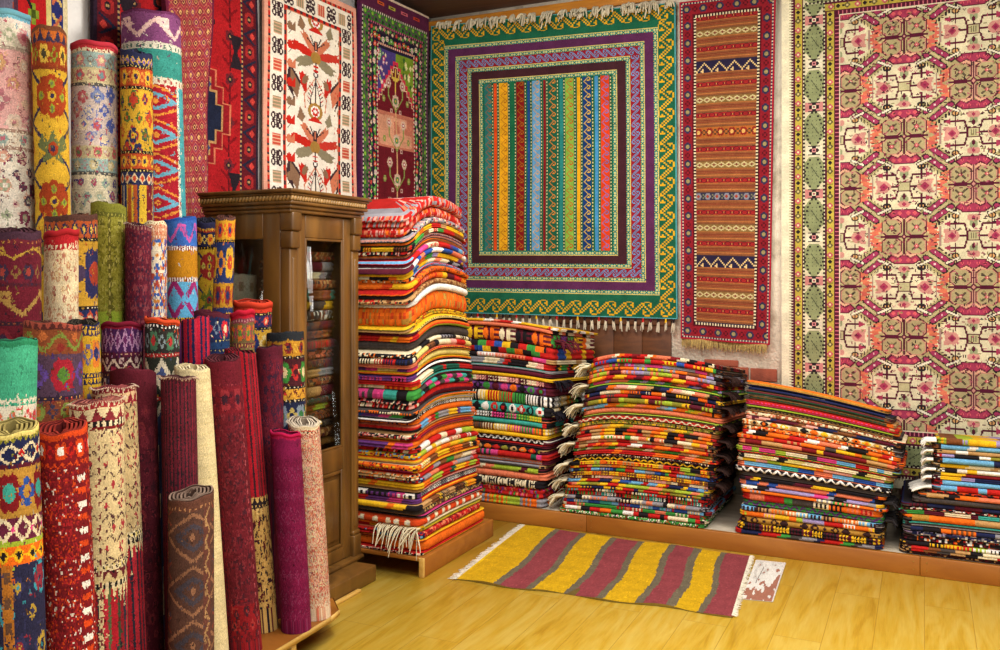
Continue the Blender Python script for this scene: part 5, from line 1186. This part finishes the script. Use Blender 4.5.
# ------------------------------------------------------------------ cabinet
def build_cabinet():
    root = empty('display_cabinet', (-2.83, 3.47, 0))
    tag(root, 'dark brown wooden display cabinet with glass door and carved cornice against the left wall', 'cabinet')
    X0, X1, Y0, Y1 = -3.08, -2.575, 3.205, 3.745                 # body
    ZT = 1.785
    def part(name, boxes, mat=M_CAB, bev=.004, parent=root):
        m = MB()
        for b in boxes: m.box(*b)
        o = m.build(name, mat, None, bevel=bev)
        o.parent = parent; o.location = -root.location if parent is root else (0, 0, 0)
        return o
    # cornice: stepped mouldings round the top
    def ringbox(o, z0, z1): return (X0, X1 + o, Y0 - o, Y1 + o, z0, z1)
    part('cornice', [ringbox(.012, 1.782, 1.80), ringbox(.022, 1.80, 1.818), ringbox(.034, 1.818, 1.834), ringbox(.040, 1.858, 1.870), ringbox(.050, 1.870, 1.886)], bev=.006)
    part('cornice_core', [ringbox(.030, 1.834, 1.858)], bev=0)
    m = MB()                                                       # rope moulding: slanted beads along three sides
    def bead(p, d):
        d = np.array(d); m.tube([np.array(p) - d * .0075 + np.array((0, 0, -.01)), np.array(p) - d * .003 + np.array((0, 0, -.004)), np.array(p) + d * .003 + np.array((0, 0, .004)), np.array(p) + d * .0075 + np.array((0, 0, .01))], [.005, .009, .009, .005], None, 6)
    k = int((X1 + .03 - X0) / 0.0195)
    for i in range(k): bead((X0 + .012 + i * 0.0195, Y0 - .031, 1.846), (1, 0, 0))
    k = int((Y1 - Y0 + .06) / 0.0195)
    for i in range(k): bead((X1 + .031, Y0 - .025 + i * 0.0195, 1.846), (0, 1, 0))
    o = m.build('rope_moulding', M_CABD, None, smooth=True); o.parent = root; o.location = -root.location
    # carcass
    part('back_panel', [(X0, X0 + .015, Y0 + .02, Y1 - .02, .1, ZT)], M_DARKW)
    part('top_panel', [(X0, X1 - .03, Y0 + .02, Y1 - .02, 1.765, 1.781)])
    part('shelf', [(X0 + .016, X1 - .045, Y0 + .03, Y1 - .03, .68, .70)])
    part('bottom_panel', [(X0 + .016, X1 - .045, Y0 + .03, Y1 - .03, .10, .118)])
    # near side: frame with a glass pane above and a panel below
    ys0, ys1 = Y0, Y0 + .024
    part('side_frame', [(X0, X0 + .09, ys0, ys1, .09, ZT), (X1 - .155, X1 - .055, ys0, ys1, .09, ZT), (X0 + .09, X1 - .155, ys0, ys1, 1.665, ZT), (X0 + .09, X1 - .155, ys0, ys1, .6, .7), (X0 + .09, X1 - .155, ys0, ys1, .09, .18)])
    part('side_panel', [(X0 + .085, X1 - .15, ys0 + .008, ys1 - .004, .17, .61)])
    g = part('side_glass', [(X0 + .085, X1 - .15, ys0 + .011, ys0 + .014, .69, 1.67)], M_GLASS, 0)
    part('far_side_panel', [(X0, X1 - .04, Y1 - .022, Y1, .09, ZT)])
    # corner pilasters on the door side
    for yy in (Y0, Y1 - .058):
        p = part('pilaster', [(X1 - .055, X1, yy, yy + .058, .21, 1.62), (X1 - .055, X1 + .006, yy + .014, yy + .044, .24, 1.58)], bev=.006)
        c = part('pilaster_capital', [(X1 - .057, X1 + .012, yy - .003, yy + .061, 1.62, 1.70), (X1 - .057, X1 + .02, yy - .005, yy + .063, 1.70, ZT)], bev=.008)
        b = part('pilaster_foot', [(X1 - .057, X1 + .014, yy - .003, yy + .061, .09, .20), (X1 - .057, X1 + .008, yy - .001, yy + .06, .20, .222)], bev=.006)
    # door between the pilasters
    d0, d1 = Y0 + .060, Y1 - .060
    xf0, xf1 = X1 - .034, X1 - .008
    door = part('door', [(xf0, xf1, d0, d0 + .062, .1, ZT - .006), (xf0, xf1, d1 - .062, d1, .1, ZT - .006), (xf0, xf1, d0 + .062, d1 - .062, 1.672, ZT - .006), (xf0, xf1, d0 + .062, d1 - .062, .545, .655), (xf0, xf1, d0 + .062, d1 - .062, .1, .165)], bev=.005)
    L = root.location
    def sub(name, boxes, mat, bev=.004):
        m = MB()
        for b in boxes: m.box(*b)
        o = m.build(name, mat, None, bevel=bev); o.parent = door; return o
    sub('glass_pane', [(xf0 + .010, xf0 + .013, d0 + .055, d1 - .055, .645, 1.68)], M_GLASS, 0)
    sub('glazing_bead', [(xf1 - .012, xf1 - .001, d0 + .062, d0 + .074, .655, 1.672), (xf1 - .012, xf1 - .001, d1 - .074, d1 - .062, .655, 1.672), (xf1 - .012, xf1 - .001, d0 + .074, d1 - .074, 1.66, 1.672), (xf1 - .012, xf1 - .001, d0 + .074, d1 - .074, .655, .667)], M_CAB, .003)
    sub('lower_panel', [(xf0 + .004, xf1 - .012, d0 + .058, d1 - .058, .155, .555), (xf0 + .004, xf1 - .002, d0 + .095, d1 - .095, .205, .505)], M_CAB, .006)
    sub('panel_moulding', [(xf1 - .012, xf1 + .002, d0 + .062, d0 + .08, .165, .545), (xf1 - .012, xf1 + .002, d1 - .08, d1 - .062, .165, .545), (xf1 - .012, xf1 + .002, d0 + .08, d1 - .08, .527, .545), (xf1 - .012, xf1 + .002, d0 + .08, d1 - .08, .165, .183)], M_CAB, .005)
    m = MB(); m.tube([(xf1 - .001, d0 + .03, 1.05), (xf1 + .004, d0 + .03, 1.05), (xf1 + .0045, d0 + .03, 1.05)], [.011, .011, .004], None, 12)
    o = m.build('keyhole_plate', M_BRASS, None, smooth=True); o.parent = door
    # plinth
    part('plinth', [(X0, X1 + .145, Y0 - .02, Y1 - .06, .0, .078)], bev=.006)
    part('plinth_cap', [(X0, X1 + .03, Y0 - .01, Y1 + .005, .078, .098)], bev=.006)
    # a pale rolled cloth and a purple box inside
    def pat(w, h):
        v = Cv(w, h, 'e0d6bc'); v.hband(6, band(14, 20, 'f', ['e0d6bc', 'b8a088', 'a89878', 'c8b8a0'])); v.hband(30, band(14, 20, 'm', ['e0d6bc', 'c0a898', 'd8c8b0'])); return v
    roll('pale cream rolled cloth seen through the side glass of the cabinet', (-2.965, 3.335), (-2.965, 3.335), .075, .7015, 1.50, .5, pat, ('d8ceb4', 'b0a488'), seed=71)

# ------------------------------------------------------------------ room and fittings
def build_room():
    def st(name, boxes, mat, bev=0):
        m = MB()
        for b in boxes: m.box(*b)
        return tag(m.build(name, mat, bevel=bev), kind='structure')
    st('floor', [(LX, 4.5, -1.5, BY, -.1, 0)], M_FLOOR)
    st('wall_back', [(LX - .15, 4.5, BY, BY + .15, -.1, 3.6)], M_WBACK)
    st('wall_left', [(LX - .15, LX, -1.5, BY, -.1, 3.6)], M_WLEFT)
    st('ceiling', [(LX - .15, 4.5, -1.5, BY + .15, 3.43, 3.6)], M_BEAM)
    # boarded cornice along the top of the back wall, and the batten the rugs hang from
    st('trim_1', [(LX + .001, 1.6, BY - .028, BY - .001, 3.33, 3.40)], M_BATT, .004)
    # brick course showing in the wall between the stacks, uneven blocks
    m = MB(); r = random.Random(2)
    x = on_y(720, 370, BY)[0]; xe = on_y(779, 370, BY)[0]; z = on_y(745, 375, BY)[2]
    for a, b, c0, c1 in ((x - .25, xe, z - .035, z + .045), (x - .1, x + .13, z + .05, z + .10)):
        xx = a
        while xx < b - .02:
            w = min(r.uniform(.18, .26), b - xx); m.box(xx, xx + w - .01, BY - .012 - r.random() * .006, BY - .001, c0, c1 + r.uniform(-.01, .01)); xx += w
    tag(m.build('trim_2', M_BRICK, bevel=.006), kind='structure')
    # low boards
    root = empty('low_platform', (-1.0, 5.4, 0)); tag(root, 'long low orange wooden platform along the back wall under four kilim stacks', 'platform')
    def pt(name, boxes, mat, bev=.003):
        m = MB()
        for b in boxes: m.box(*b)
        o = m.build(name, mat, None, bevel=bev); o.parent = root; o.location = -root.location; return o
    pt('top_board', [(LX + .02, 1.5, 4.932, BY - .02, .078, .097)], M_DUSTY)
    xj = [LX + .02, -1.78, -.02, 1.5]
    for a, b in zip(xj[:-1], xj[1:]): pt('front_board', [(a + .0008, b - .0008, 4.900, 4.931, .0, .097)], M_PLAT)
    for a in xj[1:3]:
        for dx in (-.03, .03):
            for z in (.03, .07):
                m = MB(); m.tube([(a + dx, 4.902, z), (a + dx, 4.8985, z)], .0032, None, 8); m.tube([(a + dx, 4.8984, z), (a + dx, 4.8983, z)], [.0032, .0005], None, 8)
                o = m.build('screw', M_BRASS, None); o.parent = root; o.location = -root.location
    root = empty('low_platform', (-2.75, 4.2, 0)); tag(root, 'short orange wooden platform under the tall kilim stack beside the cabinet', 'platform')
    pt('top_board', [(LX + .02, -2.262, 3.81, 4.60, .078, .097)], M_PLAT)
    pt('front_board', [(-2.260, -2.236, 3.822, 4.60, .0, .097)], M_PLAT)
    pt('end_board', [(-2.262, -2.234, 3.806, 3.821, .0, .097)], M_PALE)
    pt('rear_support', [(LX + .03, LX + .05, 3.83, 4.59, .0, .0775)], M_PALE)
    root = empty('low_platform', (-2.7, 1.8, 0)); tag(root, 'thin orange board platform carrying all the standing carpet rolls', 'platform')
    m = MB(); m.prism([(LX + .02, -.3), (-2.10, -.3), (-2.19, 2.98), (-2.205, 3.06), (-2.30, 3.155), (LX + .02, 3.165)], .084, .104)
    o = m.build('top_board', M_PLAT, None, bevel=.003); o.parent = root; o.location = -root.location
    m = MB(); e = [(-2.0995, -.3), (-2.1895, 2.98), (-2.2045, 3.06)]
    for (a, b), (c, d) in zip(e[:-1], e[1:]):
        m.add([(a, b, .083), (c, d, .083), (c + .006, d, .083), (a + .006, b, .083), (a, b, .105), (c, d, .105), (c + .006, d, .105), (a + .006, b, .105)], [(0, 1, 2, 3), (7, 6, 5, 4), (0, 4, 5, 1), (2, 6, 7, 3), (0, 3, 7, 4), (1, 5, 6, 2)])
    o = m.build('edge_strip', M_PALE, None); o.parent = root; o.location = -root.location
    for y in (.3, 1.2, 2.0, 2.74): 
        xx = -2.105 - (y + .3) * .0275
        pt('leg', [(xx - .045, xx - .004, y, y + .03, 0, .0835)], M_PALE)
        pt('leg', [(LX + .03, LX + .07, y, y + .03, 0, .0835)], M_PALE)
    m = MB(); m.box(-2.427, -2.405, 3.19, 3.52, .0005, .013)
    tag(m.build('wooden_batten', M_PALE, bevel=.002), 'thin pale wooden batten lying on the floor along the cabinet plinth', 'batten')
    # dark boarded hatch in the wall under the square carpet
    root = empty('wooden_hatch', (-1.7, BY - .02, .9)); tag(root, 'dark brown boarded hatch in the wall below the tasselled carpet', 'hatch')
    x0, x1 = on_y(560, 340, BY)[0], on_y(672, 340, BY)[0]; w = (x1 - x0) / 4
    for k in range(4): pt('board', [(x0 + k * w + .001, x0 + (k + 1) * w - .001, BY - .018, BY - .002, .55, 1.24)], M_DARKW, .003)
    pt('rail', [(x0, x1, BY - .03, BY - .019, 1.165, 1.24)], M_DARKW)

def build_floor_pieces():
    # striped kilim lying on the floor
    c = [on_z(524, 526, .002), on_z(751, 557, .002), on_z(733, 617, .002), on_z(455, 580, .002)]
    W, H = 210, 70
    v = Cv(W, H, 'e6c018'); r = np.random.RandomState(3)
    wob = np.cumsum(r.randn(H)) * .16
    X = v.X + wob[:, None] + 1.5 * np.sin(v.Y / 9)
    lay = [(0, 34, 'y'), (34, 40, 'a'), (40, 61, 'm'), (61, 67, 'a'), (67, 92, 'y'), (92, 98, 'a'), (98, 119, 'm'), (119, 125, 'a'), (125, 149, 'y'), (149, 155, 'a'), (155, 172, 'm'), (172, 179, 'a'), (179, 196, 'y'), (196, 201, 'a'), (201, 226, 'm')]
    cc = dict(y='cfa416', a='6e6450', m='8e4046')
    X = X * 222 / 210
    for a, b, q in lay: v.m((X >= a) & (X < b), cc[q])
    v.a[r.rand(H, W) < .02] *= 1.3
    v.wear(.07, 3, .02)
    u = np.linspace(0, 1, W + 1)[None, :, None]; t = np.linspace(0, 1, H + 1)[:, None, None]
    A, B, D, E = (np.array(p) for p in c)
    P = (A * (1 - u) + B * u) * (1 - t) + (E * (1 - u) + D * u) * t
    P = P + np.array((0, 1, 0)) * (.006 * np.sin(u * 21) * (1 - t) + .012 * np.sin(u * 17 + 1) * t)
    z = .006 + .0035 * np.sin(u * 30 + t * 4) * t + .003 * np.sin(u * 11)
    T = P + np.array((0, 0, 1)) * z
    mb = MB(); mb.grid(T, v.a, flip=True); mb.grid(P, '6e5a2c')
    for idx in (np.s_[0, :], np.s_[-1, :], np.s_[:, 0], np.s_[:, -1]):
        e = np.stack([T[idx], P[idx]]); mb.grid(e, '8a7430')
    o = mb.build('striped_kilim', M_FLAT); tag(o, 'yellow, maroon and grey striped kilim spread on the wooden floor', 'kilim')
    for (p, q, sg, nm) in ((A, E, -1, 0), (B, D, 1, 1)):
        m = MB(); rr = random.Random(5 + nm); d0 = np.array(p - q); side = np.array((sg * 1., .0, 0)); n = 150
        for k in range(n):
            f = (k + .5) / n; b = p * (1 - f) + q * f + np.array((0, 0, .006)); L = rr.uniform(.02, .045) if sg < 0 else rr.uniform(.01, .022)
            m.tube([b - side * .006, b + side * L * .5 + np.array((0, rr.uniform(-.012, .012), -.001)), b + side * L + np.array((0, rr.uniform(-.02, .02), -.004))], [.0035, .003, .0015], C('efe6d0') * rr.uniform(.8, 1.05), 4)
        m.build('fringe', M_FRINGE, o)
    # worn scrap lying beside it
    c = [on_z(756, 560, .002), on_z(786, 563, .002), on_z(773, 602, .002), on_z(741, 599, .002)]
    n, k = 46, 46
    v = Cv(k, n, 'a8705c'); r = np.random.RandomState(9); a = r.rand(n, k)
    for q in range(5): a = (a + np.roll(a, 1, 0) + np.roll(a, -1, 0) + np.roll(a, 1, 1) + np.roll(a, -1, 1)) / 5
    a = (a - a.min()) / (a.max() - a.min()); fld = a * 1.3 + .6 * (1 - v.Y / n) + .35 * (1 - v.X / k)
    v.m(fld > 1.02, 'e6e4dc'); v.m((fld > 1.02) & (a < .42), 'd0ccc4'); v.rect(0, 0, k, 2, 'e0dcd4'); v.rect(k - 2, 0, k, n, 'dcd4d0'); v.line(16, 8, 12, 28, 1, '6a5a54')
    v.wear(.06, 2, .0)
    A, B, D, E = (np.array(p) for p in c); u = np.linspace(0, 1, k + 1)[None, :, None]; t = np.linspace(0, 1, n + 1)[:, None, None]
    P = (A * (1 - u) + B * u) * (1 - t) + (E * (1 - u) + D * u) * t; P[..., 2] = .0008
    T = P + np.array((0, 0, .003)); mb = MB(); mb.grid(T, v.a, flip=True); mb.grid(P, 'b0a090')
    for idx in (np.s_[0, :], np.s_[-1, :], np.s_[:, 0], np.s_[:, -1]): mb.grid(np.stack([T[idx], P[idx]]), 'c8c0b4')
    o = mb.build('worn_mat', M_FLAT); tag(o, 'small worn white and brown scrap mat on the floor beside the striped kilim', 'mat')

# ------------------------------------------------------------------ light and camera
def build_light():
    w = bpy.data.worlds.new('shop_light'); scene.world = w; w.use_nodes = True
    bg = w.node_tree.nodes['Background']; bg.inputs[0].default_value = (1.0, .98, .95, 1); bg.inputs[1].default_value = WORLD
    for i, (x, y, e) in enumerate(LAMPS):
        l = bpy.data.lights.new('ceiling_lamp', 'AREA'); l.energy = e; l.shape = 'RECTANGLE'; l.size = 1.6; l.size_y = 1.0; l.color = (1, .95, .87)
        o = bpy.data.objects.new('ceiling_lamp', l); COL.objects.link(o); o.location = (x, y, 3.3)
WORLD = 1.1
LAMPS = [(-1.2, 3.3, 62), (.6, 3.4, 66), (-.5, 1.5, 70), (1.0, .6, 66)]

def build_wall_fill():  # unseen fill lights, added to brighten the hung rugs and their tassels
    for loc, aim, e in (((-1.6, 3.7, 3.2), (-2.0, 5.8, 2.3), 26), ((.3, 3.6, 3.2), (.1, 5.8, 1.9), 26), ((-1.5, 3.2, 3.2), (-3.4, 4.0, 2.4), 22)):
        l = bpy.data.lights.new('wall_fill', 'AREA'); l.energy = e; l.size = .6; l.color = (1, .95, .88)
        o = bpy.data.objects.new('wall_fill', l); COL.objects.link(o); o.location = loc
        o.rotation_euler = (Vector(aim) - Vector(loc)).to_track_quat('-Z', 'Y').to_euler()
def build_camera():
    cd = bpy.data.cameras.new('camera'); cam = bpy.data.objects.new('camera', cd); COL.objects.link(cam)
    cd.sensor_width = 36; cd.lens = FPX / 1000 * 36; cd.shift_y = -(325 - HZ) / 1000
    cam.location = (0, 0, EYE); cam.rotation_euler = (PI / 2, 0, YAW); cd.clip_end = 60
    scene.camera = cam

build_room(); build_hangings(); build_runner(); build_rolls(); build_cabinet(); build_stacks(); build_floor_pieces(); build_light(); build_wall_fill(); build_camera()
vs = scene.view_settings
vs.view_transform = 'Standard'; vs.look = 'None'; vs.exposure = -0.2; vs.gamma = 1.0; vs.use_curve_mapping = False
